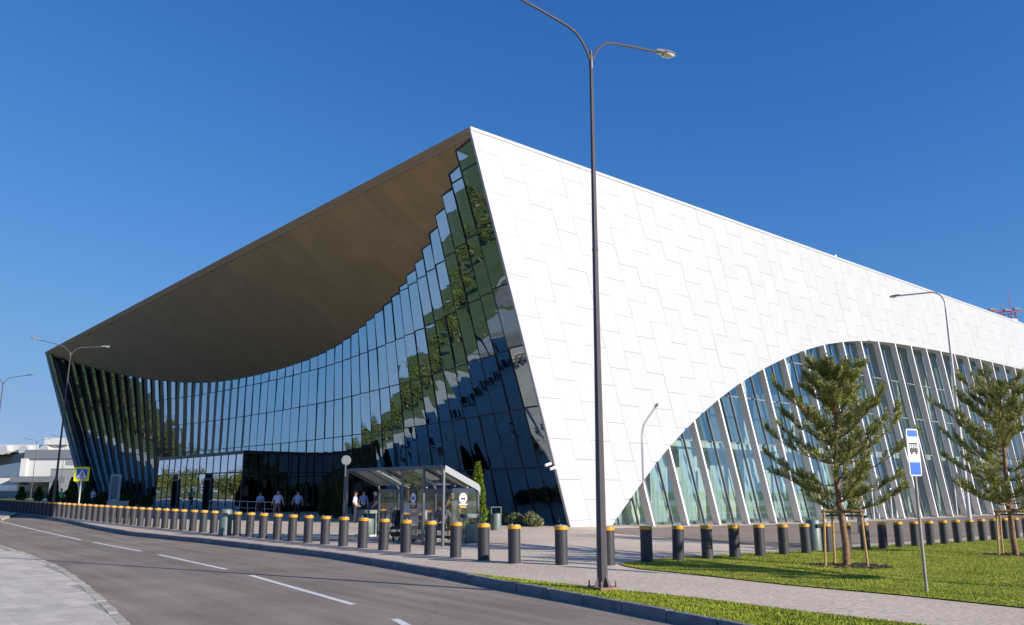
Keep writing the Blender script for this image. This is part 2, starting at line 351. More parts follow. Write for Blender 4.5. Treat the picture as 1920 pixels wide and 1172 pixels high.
# slabs and edge setts of the near-left pavement
pv = bpy.data.objects['path_pavement']
d1 = Vector((.61,-.792)); d2 = Vector((.792,.61))
def inside(poly,p):
    c=False; n=len(poly)
    for i in range(n):
        (x1,y1),(x2,y2)=poly[i],poly[(i+1)%n]
        if (y1>p[1])!=(y2>p[1]) and p[0]<(x2-x1)*(p[1]-y1)/(y2-y1)+x1: c=not c
    return c
edge=[Vector(p) for p in LEFT[3:11]]
def dist_edge(p): return min(((p-(a+(b-a)*max(0,min(1,(p-a).dot(b-a)/(b-a).length_squared)))).length) for a,b in zip(edge,edge[1:]))
padpoly=[(x,y) for x,y in LEFT[2:11]]+[(-60,70),(-60,6)]
def nearest_edge(p): return min(((a+(b-a)*max(0,min(1,(p-a).dot(b-a)/(b-a).length_squared))) for a,b in zip(edge,edge[1:])),key=lambda q:(q-p).length)
slabs=[]
for i in range(-40,60):
    for j in range(-60,60):
        off=.3 if i%2 else 0
        c=Vector((-9.7,17.2))+d2*(i*.31)+d1*(j*.92+off)
        if c.y<10.6 or c.x/c.y<-.68: continue
        near=dist_edge(c)<.75
        for q in ((-.3067,0,.3067) if near else (0,)):
            cc=c+d1*q
            if inside(padpoly,cc) and dist_edge(cc)>.17: slabs.append((cc.length,cc,.1515 if near else .458))
slabs.sort(key=lambda s_:s_[0])
rest=MB()
for k,(dd,c,hl) in enumerate(slabs):
    hw=.1535; ps=[]
    for sx,sy in ((-1,-1),(1,-1),(1,1),(-1,1)):
        p=c+d1*(sx*hl)+d2*(sy*hw); e=nearest_edge(p)
        if not inside(padpoly,p) or (p-e).length<.155:
            q=nearest_edge(c); p=e+(c-q).normalized()*.155
        ps.append(tuple(p))
    z=-.147+rnd.uniform(-.0008,.0008); mb=MB() if k<290 else rest; n0=len(mb.v)
    mb.prism(ps,z-.02,z)
    if k<290:
        mb.v=[(x,y,zz+gz(x)) for x,y,zz in mb.v]; mb.build('paving_slab', M_SLAB, pv)
rest.v=[(x,y,zz+gz(x)) for x,y,zz in rest.v]
if rest.v: stuff(rest.build('paving_slabs_beyond', M_SLAB, pv))
ep=resample([(x,y) for x,y in LEFT[3:11]],.42)
for a,b in zip(ep,ep[1:]):
    t=(b-a).normalized(); n=Vector((-t.y,t.x)); n = n if n.x<0 else -n; a2=a+t*.012; b2=b-t*.012; j=rnd.uniform(-.015,.02)
    z=-.145+rnd.uniform(-.003,.004)
    mb=MB(); mb.prism([tuple(p) for p in (a2+n*j,b2+n*j,b2+n*.15,a2+n*.15)][::1],z-.03,z); mb.v=[(x,y,zz+gz(x)) for x,y,zz in mb.v]
    mb.build('edge_sett', M_SETT, pv)

# ------------------------------------------------------------------ terminal building
term = thing('terminal_building','large airport terminal with white slanted side wall, arched fins and curved dark glass front','building',B0)
LEAN=-.3397; ZT=19.34
_a=[(2.5,-.6),(3.04,-.05),(5.33,2.0),(7.72,3.95),(10.3,5.70),(13.07,7.28),(16.07,8.74),(19.32,10.05),(22.82,11.22),(26.62,12.2),(30.7,12.93),(35.12,13.40),(39.88,13.66),(45.11,13.84),(50.87,13.98),(57.19,14.07),(66.94,14.14),(80,14.2),(95,14.25)]
_A=np.array([u-LEAN*z for u,z in _a]); _Z=np.array([z for u,z in _a])
def _slopes(x,y):
    d=np.diff(y)/np.diff(x); m=np.zeros(len(x)); m[0]=d[0]; m[-1]=d[-1]
    for i in range(1,len(x)-1):
        m[i]=0 if d[i-1]*d[i]<=0 else 2*d[i-1]*d[i]/(d[i-1]+d[i])
    return m
_M=_slopes(_A,_Z)
def zarch(a):
    """height of the arch along the slanted line that starts at a on the ground"""
    if a<=_A[0]: return -.6
    i=min(int(np.searchsorted(_A,a)-1),len(_A)-2); h=_A[i+1]-_A[i]; t=(a-_A[i])/h
    return float((2*t**3-3*t*t+1)*_Z[i]+(t**3-2*t*t+t)*h*_M[i]+(-2*t**3+3*t*t)*_Z[i+1]+(t**3-t*t)*h*_M[i+1])
def S(a,z,v): return L(a+LEAN*z, v, z)                        # point on the slanted side wall
def strip(mb, aa, zlo, zhi, v0, v1, mi=0):
    """solid slab of the side wall between columns aa, from zlo(a) to zhi"""
    vs=[]; fs=[]; n=len(aa)
    for k,a in enumerate(aa):
        b=zlo[k]; vs += [S(a,b,v0),S(a,zhi,v0),S(a,b,v1),S(a,zhi,v1)]
    for k in range(n-1):
        p=4*k; q=p+4
        fs += [(p,q,q+1,p+1),(p+2,p+3,q+3,q+2),(p,p+2,q+2,q),(p+1,q+1,q+3,p+3)]
    fs += [(0,1,3,2),(4*n-4,4*n-2,4*n-1,4*n-3)]
    return mb.add(vs,fs,mi)
AMAX=76.5
aa=list(np.arange(1.4,AMAX+.01,.3))
wall=strip(MB(),aa,[max(-.6,zarch(a))+.012 for a in aa],19.25,.07,1.08).build('side_wall',[M_BACK],term)
strip(MB(),[.0,1.42],[-.6,-.6],19.25,.07,.145).build('corner_wall',M_BACK,term)
strip(MB(),[0,AMAX],[19.2,19.2],19.36,-.03,.8).build('coping',M_WHITE,term)
for j in range(int(AMAX/1.5)):
    a0=1.5*j+.0055; a1=1.5*j+1.5-.0055
    zs=[-.6]+[z for z in ([.27+2*k for k in range(10)] if j%2==0 else [1.28+2*k for k in range(9)])]+[19.19]
    for z0,z1 in zip(zs,zs[1:]):
        zb=[zarch(a0),zarch(a1)]
        if min(zb)>=z1-.12: continue
        if max(zb)<=z0: aa=[a0,a1]
        else:
            aa=[a for a in np.linspace(a0,a1,11) if zarch(a)<z1-.03]
            if len(aa)<2: continue
        lo=[max(z0+.007,zarch(a)) for a in aa]
        o=strip(MB(),aa,lo,z1-.007,rnd.uniform(-.005,.005),.06).build('wall_panel',M_WHITE,wall)
# the slanted end of the wall towards the front
MB().hexa([S(-.03,-.6,.0),S(-.005,-.6,.0),S(-.005,-.6,.15),S(-.03,-.6,.15),S(-.03,19.3,.0),S(-.005,19.3,.0),S(-.005,19.3,.15),S(-.03,19.3,.15)]).build('wall_end_trim',M_EDGE,term)
# fins under the arch and the glazing behind them
AF=[6.46+3.0*n for n in range(24)]
for a in AF:
    if a>AMAX: break
    w=.078; z0=-.62; z1=zarch(a)+.05
    MB().hexa([S(a-2*w,z0,.0),S(a,z0,.0),S(a,z0,.46),S(a-2*w,z0,.46),S(a-2*w,z1-.02,.0),S(a,z1-.02,.0),S(a,z1-.02,.46),S(a-2*w,z1-.02,.46)]).build('fin',M_FIN,term)
    MB().hexa([S(a-2*w-.05,z0,-.02),S(a+.05,z0,-.02),S(a+.05,z0,.6),S(a-2*w-.05,z0,.6)]+[S(a-2*w-.05,-.22-.012*a/3,-.02),S(a+.05,-.22-.012*a/3,-.02),S(a+.05,-.22-.012*a/3,.6),S(a-2*w-.05,-.22-.012*a/3,.6)]).build('fin_foot',M_EDGE,term)
ROWS=[-.6,4.7,7.7,10.7,13.7,15.2]
for a0 in [3.46]+AF[:-1]:
    a1=a0+3.0; zt=zarch(a1)+.25; vg=1.15; fr=MB()
    for a in (a0+.0,a0+1.5-.1): fr.hexa([S(a-.03,-.6,vg-.04),S(a+.03,-.6,vg-.04),S(a+.03,-.6,vg+.12),S(a-.03,-.6,vg+.12),S(a-.03,zt,vg-.04),S(a+.03,zt,vg-.04),S(a+.03,zt,vg+.12),S(a-.03,zt,vg+.12)])
    for z in ROWS[1:-1]:
        if z<zt: fr.hexa([S(a0,z-.04,vg-.05),S(a1-.2,z-.04,vg-.05),S(a1-.2,z-.04,vg+.1),S(a0,z-.04,vg+.1),S(a0,z+.04,vg-.05),S(a1-.2,z+.04,vg-.05),S(a1-.2,z+.04,vg+.1),S(a0,z+.04,vg+.1)])
    fo=fr.build('glazing_frame',M_FGREYD,term)
    for s in (0,1):
        p0=a0+.03 if s==0 else a0+1.43; p1=a0+1.37 if s==0 else a1-.2
        for z0,z1 in zip(ROWS,ROWS[1:]):
            if z0>=zt: break
            t=min(z1,zt); j=[rnd.uniform(-.006,.006) for _ in range(4)]
            MB().add([S(p0,z0+.04,vg+j[0]),S(p1,z0+.04,vg+j[1]),S(p1,t-.04,vg+j[2]),S(p0,t-.04,vg+j[3])],[(0,1,2,3)]).build('glass_pane',M_SGLASS,fo)
# what stands behind the side glazing
MB().hexa([L(2,1.4,-.55),L(90,1.4,-.55),L(90,60,-.55),L(2,60,-.55),L(2,1.4,-.1),L(90,1.4,-.1),L(90,60,-.1),L(2,60,-.1)]).build('interior_floor',M_INFLOOR,term)
MB().hexa([L(1,2.1,4.35),L(90,2.1,4.35),L(90,7.5,4.35),L(1,7.5,4.35),L(1,2.1,4.75),L(90,2.1,4.75),L(90,7.5,4.75),L(1,7.5,4.75)]).build('gallery_floor',M_PALE,term)
MB().hexa([L(1.5,4.6,-.1),L(34,4.6,-.1),L(34,4.9,-.1),L(1.5,4.9,-.1),L(1.5,4.6,4.35),L(34,4.6,4.35),L(34,4.9,4.35),L(1.5,4.9,4.35)]).build('interior_wall',M_PALE,term)
for k in range(9):
    u0=5+3.3*k+rnd.uniform(-.4,.4); n=8; w=1.5
    cu=MB(); pts=[(u0+w*i/n,2.1+.07*(i%2)) for i in range(n+1)]
    cu.add([L(u,v,-.08) for u,v in pts]+[L(u,v,3.3+.5*(k%3)) for u,v in pts],[(i,i+1,n+2+i,n+1+i) for i in range(n)]); cu.build('curtain',M_CURT,term)
for k in range(12):
    MB().hexa([L(8+6*k,3.0,-.1),L(8.5+6*k,3.0,-.1),L(8.5+6*k,3.5,-.1),L(8+6*k,3.5,-.1)]+[L(8+6*k,3.0,13.4),L(8.5+6*k,3.0,13.4),L(8.5+6*k,3.5,13.4),L(8+6*k,3.5,13.4)]).build('interior_column',M_PALE,term)
MB().hexa([L(1.5,9,4.7),L(90,9,4.7),L(90,9.3,4.7),L(1.5,9.3,4.7),L(-2.5,9,18),L(90,9,18),L(90,9.3,18),L(-2.5,9.3,18)]).build('inner_partition',M_PART,term)
MB().hexa([L(16,9.3,-.1),L(16.3,9.3,-.1),L(16.3,88,-.1),L(16,88,-.1),L(16,9.3,18.6),L(16.3,9.3,18.6),L(16.3,88,18.6),L(16,88,18.6)]).build('inner_partition',M_DARK,term)
# roof, far side and back
MB().hexa([L(-6.3,.1,19.0),L(90,.1,19.0),L(90,89.9,19.0),L(-6.3,89.9,19.0),L(-6.5,.1,19.22),L(90,.1,19.22),L(90,89.9,19.22),L(-6.5,89.9,19.22)]).build('roof',M_ROOF,term)
MB().hexa([S(-.02,-.6,89.75),S(92,-.6,89.75),S(92,-.6,90.1),S(-.02,-.6,90.1),S(-.02,19.36,89.75),S(92,19.36,89.75),S(92,19.36,90.1),S(-.02,19.36,90.1)]).build('far_side_wall',M_WHITE,term)
MB().hexa([L(89.8,.9,-.6),L(90,.9,-.6),L(90,89.7,-.6),L(89.8,89.7,-.6),L(89.8,.9,19),L(90,.9,19),L(90,89.7,19),L(89.8,89.7,19)]).build('back_wall',M_WHITE,term)
# curved front: top line of the glass on the sloping soffit, base line on the ground
_tv=[0,2.1,3.85,5.6,7.35,9.1,10.85,12.6,14.35,16.1,17.85,19.6,21.35,26,30.3,34,38,42,45.05]
_tu=[-6.57,-6.0,-5.08,-4.25,-3.45,-2.66,-1.95,-1.28,-.72,-.15,.35,.78,1.18,2.15,2.85,3.25,3.5,3.63,3.65]
def ftop(v): v=v if v<=45.05 else 90.1-v; return float(np.interp(v,_tv,_tu))
def fbase(v): v=v if v<=45.05 else 90.1-v; return 3.6-2.9*(1-v/45.05)**2 if v>2 else .78*v/2.1
SL=.62
def zsof(u): return 19.2-SL*(u+6.57)
NP=51; V0=.17; PW=(90.1-2*V0)/NP
ZR=[-.25,2.9,5.9,8.9,11.9,14.9,17.8,20]
prev=None
for i in range(NP):
    va=V0+PW*i; vb=va+PW; left=(va+vb)/2>45.05
    m=va+.6 if left else vb
    ut=ftop(m); ub=fbase(m); rot=0
    mid=(va+vb)/2
    if left: rot=-PW*math.tan(R(float(np.interp(mid,[45,52,66,90],[0,3,8.5,9]))))
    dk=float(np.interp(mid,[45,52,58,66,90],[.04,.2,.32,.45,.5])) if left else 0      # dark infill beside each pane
    def P(v,z,du=0.):
        t=z/zsof(ut)
        e=-rot*(vb-v)/PW if left and i<NP-1 else 0 if left else -math.tan(R(float(np.interp(mid,[0,22,44],[7.5,6.5,0]))))*(vb-v)
        if i==0: e=(0-ub+(-6.57+.03-ut+ub)*t)*(vb-v)/PW*.3       # the corner panel starts a little behind the wall's edge
        if i==NP-1: e=(0-ub+(-6.57+.03-ut+ub)*t)*(v-va)/PW*.3
        u=ub+(ut-ub)*t+e
        return L(u+du,v,z)
    def topz(v):
        # where the panel meets the soffit
        z=zsof(ut)
        for _ in range(12):
            p=P(v,z); uu=p.dot(U); z=zsof(uu)
        return z-.005
    za,zb=topz(va),topz(vb)
    fr=MB(); w=.026
    for v,zz in ((va+w,za),(vb-w,zb)):
        fr.hexa([P(v-w,-.25,-.03),P(v+w,-.25,-.03),P(v+w,-.25,.12),P(v-w,-.25,.12),P(v-w,zz,-.03),P(v+w,zz,-.03),P(v+w,zz,.12),P(v-w,zz,.12)])
    for z in ZR[1:]:
        if z<min(za,zb)-.1:
            fr.hexa([P(va,z-.032,-.035),P(vb,z-.032,-.035),P(vb,z-.032,.1),P(va,z-.032,.1),P(va,z+.032,-.035),P(vb,z+.032,-.035),P(vb,z+.032,.1),P(va,z+.032,.1)])
    fr.hexa([P(va,za-.09,-.033),P(vb,zb-.09,-.033),P(vb,zb-.09,.1),P(va,za-.09,.1),P(va,za,-.033),P(vb,zb,-.033),P(vb,zb,.1),P(va,za,.1)])
    fo=fr.build('facade_frame',M_FRAME,term)
    for z0,z1 in zip(ZR,ZR[1:]):
        if z0>=min(za,zb)-.12: break
        ta=min(z1,za); tb=min(z1,zb); j=[rnd.uniform(-.026,.026) for _ in range(4)]
        vd=vb-.06-dk*PW if i<NP-1 else vb-.06
        MB().add([P(va+.06,z0+.03,j[0]),P(va+.06,ta-.03,j[1]),P(vd,tb-.03,j[2]),P(vd,z0+.03,j[3])],[(0,1,2,3)]).build('glass_pane',M_GLASS,fo)
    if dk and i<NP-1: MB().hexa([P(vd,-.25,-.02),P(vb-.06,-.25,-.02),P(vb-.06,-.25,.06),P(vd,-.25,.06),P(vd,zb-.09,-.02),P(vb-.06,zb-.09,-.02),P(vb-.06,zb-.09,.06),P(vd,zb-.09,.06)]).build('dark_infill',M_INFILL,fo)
    # stepped return between this panel and the one before it
    if prev is not None:
        q0,q1=prev(va,-.25),prev(va,min(prev_top,20)); p0,p1=P(va,-.25),P(va,za)
        if (q0-p0).length>.01 or (q1-p1).length>.01:
            N=7; rv=[]
            for k in range(N+1):
                t=k/N; rv+= [q0.lerp(q1,t)+U*.0,p0.lerp(p1,t)]
            MB().add(rv,[(2*k,2*k+1,2*k+3,2*k+2) for k in range(N)]).build('facade_return',M_GLASS2,term)
    for ee,vv,zz,cond in ((.145,va,za,i==0),(89.96,vb,zb,i==NP-1)):
        if cond: MB().add([S(.0,-.25,ee),P(vv,-.25),P(vv,zz),S(.0,zz,ee)],[(0,1,2,3)]).build('facade_return',M_GLASS2,term)
    prev=P; prev_top=zb
    # floor of light grey behind the glass foot
MB().hexa([L(4.2,9.3,-.4),L(16,9.3,-.4),L(16,82,-.4),L(4.2,82,-.4),L(4.2,9.3,-.02),L(16,9.3,-.02),L(16,82,-.02),L(4.2,82,-.02)]).build('interior_floor',M_INFLOOR,term)
# soffit boards and the fascia along the straight front edge
sof=link('soffit',None,term)
MB().hexa([L(-6.45,.3,19.13),L(6,.3,zsof(6)+.06),L(6,89.8,zsof(6)+.06),L(-6.45,89.8,19.13),L(-6.45,.3,19.17),L(6,.3,zsof(6)+.12),L(6,89.8,zsof(6)+.12),L(-6.45,89.8,19.17)]).build('soffit_deck',M_DARK,sof)
for k in range(60):
    v0=.3+1.4917*k; v1=v0+1.4917; ue=min(5.5,max(ftop(v0),ftop(v1),ftop((v0+v1)/2))+.45)
    cut=[-6.3]; x=-6.3+[1.3,2.6,3.9,2.0][k%4]+rnd.uniform(-.1,.1)
    while x<ue-.8: cut.append(x); x+=4.2
    cut.append(ue)
    for a,b in zip(cut,cut[1:]):
        g=.008; j=rnd.uniform(-.006,.006)
        MB().hexa([L(a+g,v0+g,zsof(a)+j-.012),L(b-g,v0+g,zsof(b)+j-.012),L(b-g,v1-g,zsof(b)+j-.012),L(a+g,v1-g,zsof(a)+j-.012)]+[L(a+g,v0+g,zsof(a)+.04),L(b-g,v0+g,zsof(b)+.04),L(b-g,v1-g,zsof(b)+.04),L(a+g,v1-g,zsof(a)+.04)]).build('soffit_panel',M_SOFFIT,sof)
for k in range(15):
    v0=.02+6.004*k; v1=v0+5.99
    MB().hexa([L(-6.31,v0,18.97),L(-6.2,v0,19.0),L(-6.2,v1,19.0),L(-6.31,v1,18.97),L(-6.62,v0,19.33),L(-6.5,v0,19.36),L(-6.5,v1,19.36),L(-6.62,v1,19.33)]).build('fascia_panel',M_FASCIA,term)
for k in range(26):
    v0=1.2+3.2*k; mb=MB(); p=L(-6.5,v0,19.35); mb.tube([p,p+Vector((0,0,.1))],.02,5); mb.ball(p+Vector((0,0,.1)),.04,6,5); mb.build('roof_edge_pin',M_STEEL,term)
# entrance vestibule
ves=link('vestibule',None,term)
VU,VA,VB,VZ=-2.2,35.0,55.5,4.9
MB().hexa([L(VU,VA,VZ-.28),L(6,VA,VZ-.28),L(6,VB,VZ-.28),L(VU,VB,VZ-.28),L(VU,VA,VZ),L(6,VA,VZ),L(6,VB,VZ),L(VU,VB,VZ)]).build('vestibule_roof',M_FRAME,ves)
MB().hexa([L(VU+.2,VA+.2,-.3),L(6,VA+.2,-.3),L(6,VB-.2,-.3),L(VU+.2,VB-.2,-.3),L(VU+.2,VA+.2,.01),L(6,VA+.2,.01),L(6,VB-.2,.01),L(VU+.2,VB-.2,.01)]).build('vestibule_floor',M_INFLOOR,ves)
MB().hexa([L(1.5,VA+.5,0.02),L(1.7,VA+.5,0.02),L(1.7,VB-.5,0.02),L(1.5,VB-.5,0.02),L(1.5,VA+.5,4.5),L(1.7,VA+.5,4.5),L(1.7,VB-.5,4.5),L(1.5,VB-.5,4.5)]).build('inner_screen',M_DARK,ves)
nv=13; dv=(VB-VA)/nv; doors=(4,9)
fm=MB()
for k in range(nv+1):
    v=VA+dv*k; fm.hexa([L(VU-.02,v-.03,-.2),L(VU+.12,v-.03,-.2),L(VU+.12,v+.03,-.2),L(VU-.02,v+.03,-.2),L(VU-.02,v-.03,VZ-.28),L(VU+.12,v-.03,VZ-.28),L(VU+.12,v+.03,VZ-.28),L(VU-.02,v+.03,VZ-.28)])
fm.hexa([L(VU-.025,VA,3.12),L(VU+.1,VA,3.12),L(VU+.1,VB,3.12),L(VU-.025,VB,3.12),L(VU-.025,VA,3.22),L(VU+.1,VA,3.22),L(VU+.1,VB,3.22),L(VU-.025,VB,3.22)])
for k in range(5):
    u=VU+1.4*k; fm.hexa([L(u-.03,VA-.02,-.2),L(u+.03,VA-.02,-.2),L(u+.03,VA+.1,-.2),L(u-.03,VA+.1,-.2),L(u-.03,VA-.02,VZ-.28),L(u+.03,VA-.02,VZ-.28),L(u+.03,VA+.1,VZ-.28),L(u-.03,VA+.1,VZ-.28)])
fm.hexa([L(VU+.13,VA-.025,3.12),L(5,VA-.025,3.12),L(5,VA+.1,3.12),L(VU+.13,VA+.1,3.12),L(VU+.13,VA-.025,3.22),L(5,VA-.025,3.22),L(5,VA+.1,3.22),L(VU+.13,VA+.1,3.22)])
fm.build('vestibule_frame',M_FRAME,ves)
for k in range(nv):
    v0=VA+dv*k+.03; v1=v0+dv-.06; j=[rnd.uniform(-.008,.008) for _ in range(8)]
    if k not in doors: MB().add([L(VU+.02+j[0],v0,-.2),L(VU+.02+j[1],v0,3.12),L(VU+.02+j[2],v1,3.12),L(VU+.02+j[3],v1,-.2)],[(0,1,2,3)]).build('glass_pane',M_VGLASS,ves)
    else:
        MB().hexa([L(VU-.1,v0-.1,-.2),L(VU+.3,v0-.1,-.2),L(VU+.3,v0+.02,-.2),L(VU-.1,v0+.02,-.2),L(VU-.1,v0-.1,2.75),L(VU+.3,v0-.1,2.75),L(VU+.3,v0+.02,2.75),L(VU-.1,v0+.02,2.75)]).hexa([L(VU-.1,v1-.02,-.2),L(VU+.3,v1-.02,-.2),L(VU+.3,v1+.1,-.2),L(VU-.1,v1+.1,-.2),L(VU-.1,v1-.02,2.75),L(VU+.3,v1-.02,2.75),L(VU+.3,v1+.1,2.75),L(VU-.1,v1+.1,2.75)]).hexa([L(VU-.1,v0+.02,2.6),L(VU+.3,v0+.02,2.6),L(VU+.3,v1-.02,2.6),L(VU-.1,v1-.02,2.6),L(VU-.1,v0+.02,2.75),L(VU+.3,v0+.02,2.75),L(VU+.3,v1-.02,2.75),L(VU-.1,v1-.02,2.75)]).build('door_portal',M_FRAME,ves)
    MB().add([L(VU+.02+j[4],v0,3.22),L(VU+.02+j[5],v0,VZ-.28),L(VU+.02+j[6],v1,VZ-.28),L(VU+.02+j[7],v1,3.22)],[(0,1,2,3)]).build('glass_pane',M_VGLASS,ves)
for k in range(4):
    u0=VU+1.4*k+.03; u1=u0+1.34
    for z0,z1 in ((-.2,3.12),(3.22,VZ-.28)):
        MB().add([L(u0,VA+.03,z0),L(u1,VA+.03,z0),L(u1,VA+.03,z1),L(u0,VA+.03,z1)],[(0,1,2,3)]).build('glass_pane',M_GLASS2,ves)
# paired doors low in the side glazing
for a in (33.6,36.6,49.0):
    d=MB()
    for s in (0,.95):
        p=[(a+s,0.0),(a+s+.9,0.0)]
        for uu in (a+s,a+s+.82): d.hexa([L(uu,1.02,-.5),L(uu+.08,1.02,-.5),L(uu+.08,1.09,-.5),L(uu,1.09,-.5),L(uu,1.02,1.9),L(uu+.08,1.02,1.9),L(uu+.08,1.09,1.9),L(uu,1.09,1.9)])
        for zz in (-.5,1.82): d.hexa([L(a+s+.085,1.022,zz),L(a+s+.815,1.022,zz),L(a+s+.815,1.088,zz),L(a+s+.085,1.088,zz),L(a+s+.085,1.022,zz+.078),L(a+s+.815,1.022,zz+.078),L(a+s+.815,1.088,zz+.078),L(a+s+.085,1.088,zz+.078)])
    d.build('door',M_FIN,term)
# small cameras on the corner
for p,dd in ((S(.05,2.85,-.1),(-.35,-.15,-.1)),(S(-.04,3.0,.2),(-.4,-.35,-.1))):
    c=thing('security_camera','small white security camera facing '+('the plaza on the white wall' if dd[1]>-.2 else 'left on the slanted wall edge'),'camera',B0+p)
    q=Vector(dd).normalized(); mb=MB(); mb.tube([(0,0,0),(0,0,.12)] if 0 else [Vector((0,0,0)),q*.12+Vector((0,0,.04))],.03,6); mb.build('bracket',M_EDGE,c,True)
    mb=MB(); mb.tube([q*.08+Vector((0,0,.05)),q*.45+Vector((0,0,.02))],.075,8); mb.build('housing',M_SWHITE,c,True)


# ------------------------------------------------------------------ bollards
def make_bollard(label):
    t=thing('bollard',label,'bollard',(0,0,0),0,'grey bollards with yellow collars')
    MB().lathe([(.152,-.05),(.152,.81)],22).build('post',M_BOLL,t,True)
    MB().lathe([(.152,.81),(.162,.814),(.162,.885),(.155,.893)],22).build('collar',M_YEL,t,True)
    MB().lathe([(.2,-.05),(.2,.006),(.155,.008)],22).build('base_ring',M_BRING,t)
    c=MB(); c.lathe([(.15,.89),(.15,.905),(.135,.912)],22); c.lathe([(.03,.905),(.03,.925),(.015,.93)],10,(.07,.05,0)); c.build('cap',M_STEEL,t,True)
    return t
P0=Vector((.06,20.8)); U2=Vector((U.x,U.y)); V2=Vector((V.x,V.y))
spots=[]
for n in range(57):
    p=P0+V2*(1.183*n); spots.append((p,'grey bollard with yellow collar, %s from the corner of the row along the kerb' % ordinal(n+1)))
spots+= [(Vector((1.18,20.49)),'grey bollard with yellow collar, first left of the tall lamp pole'),
         (Vector((2.32,20.62)),'grey bollard with yellow collar half hidden behind the tall lamp pole')]
rb=[(1213,),]
for n in range(24):
    p=Vector((3.4,21.68))+U2*(1.262*n)
    spots.append((p,'grey bollard with yellow collar, %s in the row along the lawn from the lamp pole' % ordinal(n+1)))
boll=make_bollard(spots[0][1])
for i,(p,lb) in enumerate(spots):
    o=boll if i==0 else copy_tree(boll,label=lb)
    o.location=G(p.x,p.y); o.rotation_euler=(R(rnd.gauss(0,.6)),R(rnd.gauss(0,.6)),rnd.uniform(0,6))

# ------------------------------------------------------------------ street lamps
def lamp_head(t,p,d,name='lamp_head'):
    d=Vector(d).normalized(); q=Vector(p); s=Vector((-d.y,d.x,0)).normalized(); up=s.cross(d)*-1
    if up.z<0: up=-up
    prof=[(0,.05,.045),(.08,.075,.07),(.22,.085,.085),(.24,.115,.08),(.42,.125,.07),(.56,.085,.05),(.62,.02,.015)]
    mb=MB(); vs=[]; n=12
    for x,w,h in prof:
        for i in range(n):
            a=2*math.pi*i/n; vs.append(q+d*x+s*(w*math.cos(a))+up*(h*math.sin(a)*(1 if math.sin(a)>0 else .35)))
    fs=[(k*n+i,k*n+(i+1)%n,(k+1)*n+(i+1)%n,(k+1)*n+i) for k in range(len(prof)-1) for i in range(n)]+[tuple(range(n)),tuple((len(prof)-1)*n+i for i in range(n))]
    mb.add(vs,fs); h=mb.build(name,M_LAMPH,t,True)
    g=MB(); vs=[]
    gp=[(.25,.10,.02),(.34,.115,.05),(.46,.10,.05),(.55,.05,.02)]
    for x,w,hh in gp:
        for i in range(7):
            a=math.pi+math.pi*i/6; vs.append(q+d*x+s*(w*math.cos(a))+up*(hh*math.sin(a)-.024))
    g.add(vs,[(k*7+i,k*7+i+1,(k+1)*7+i+1,(k+1)*7+i) for k in range(3) for i in range(6)]); g.build('lamp_lens',M_LAMPG,h,True)
def double_lamp(label,loc,rz,scale=1.):
    t=thing('street_lamp',label,'street lamp',loc,rz,'double-armed street lamps')
    t.scale=(scale,)*3
    MB().tube([(0,0,0.02),(0,0,4),(0,0,10.45)],[.10,.066,.036],8).build('pole',M_POLE,t,False)
    MB().lathe([(.036,10.2),(.042,10.22),(.042,10.42),(.025,10.62)],10).build('collar',M_POLE,t,True)
    MB().lathe([(.054,6.3),(.06,6.31),(.06,6.36),(.054,6.37)],8).build('joint_band',M_POLE,t)
    for s in (1,-1):
        path=[(0,0,10.35),(s*.09,0,10.55),(s*.22,0,10.75),(s*.38,0,10.9),(s*.6,0,10.985),(s*1.2,0,11.09),(s*1.95,0,11.2)]
        MB().tube(path,.026,8).build('arm',M_POLE,t,True)
        lamp_head(t,(s*1.85,0,11.2),(s,0,.12))
    MB().box(-.22,.22,-.22,.22,-.02,.025).build('base_plate',M_RUST,t)
    g=MB()
    for a in range(4):
        c,s2=math.cos(a*math.pi/2),math.sin(a*math.pi/2)
        x0,x1=.09,.19; th=.006
        pts=[(x0,.03),(x1,.03),(x0,.24)]
        vs=[(c*x-s2*y,s2*x+c*y,z) for y in (-th,th) for x,z in pts]; g.add(vs,[(0,1,2),(5,4,3),(0,3,4,1),(1,4,5,2),(2,5,3,0)])
    g.build('gusset',M_POLE,t)
    for a in ((1,1),(1,-1),(-1,1),(-1,-1)):
        MB().lathe([(.014,.02),(.014,.13)],8,(.17*a[0],.17*a[1],0)).lathe([(.026,.025),(.026,.05)],6,(.17*a[0],.17*a[1],0)).build('anchor_bolt',M_RUST,t)
    return t
l1=double_lamp('tall dark double-armed street lamp on the grass verge, nearest of the lamps',G(1.63,15.58,.02),math.atan2(.56,.83))
for lb,x,y,rz,s in [('double-armed street lamp by the crossing sign, in front of the glass front',-31.2,57.7,.75,1.06),
                  ('double-armed street lamp cut by the left edge of the photo',-43.0,69.5,.1,1.0),
                  ('distant double-armed lamp in front of the white wall of the far building',-80.2,150,.35,1.0),
                  ('distant double-armed lamp over the glass end of the far building',-91,160,.2,1.0),
                  ('far double-armed lamp beside the glass front edge',-104,214,.3,1.0),
                  ('double-armed lamp seen mirrored in the glass, beside the car park',-72,40,1.2,1.0),
                  ('double-armed lamp seen mirrored in the glass, by the footpath',-88,62,1.2,1.0),
                  ('double-armed lamp seen mirrored in the glass, on the island',-62,84,1.0,1.0)]:
    o=copy_tree(l1,(x,y,gz(x)-.02),rz,lb); o.scale=(s,s,s)
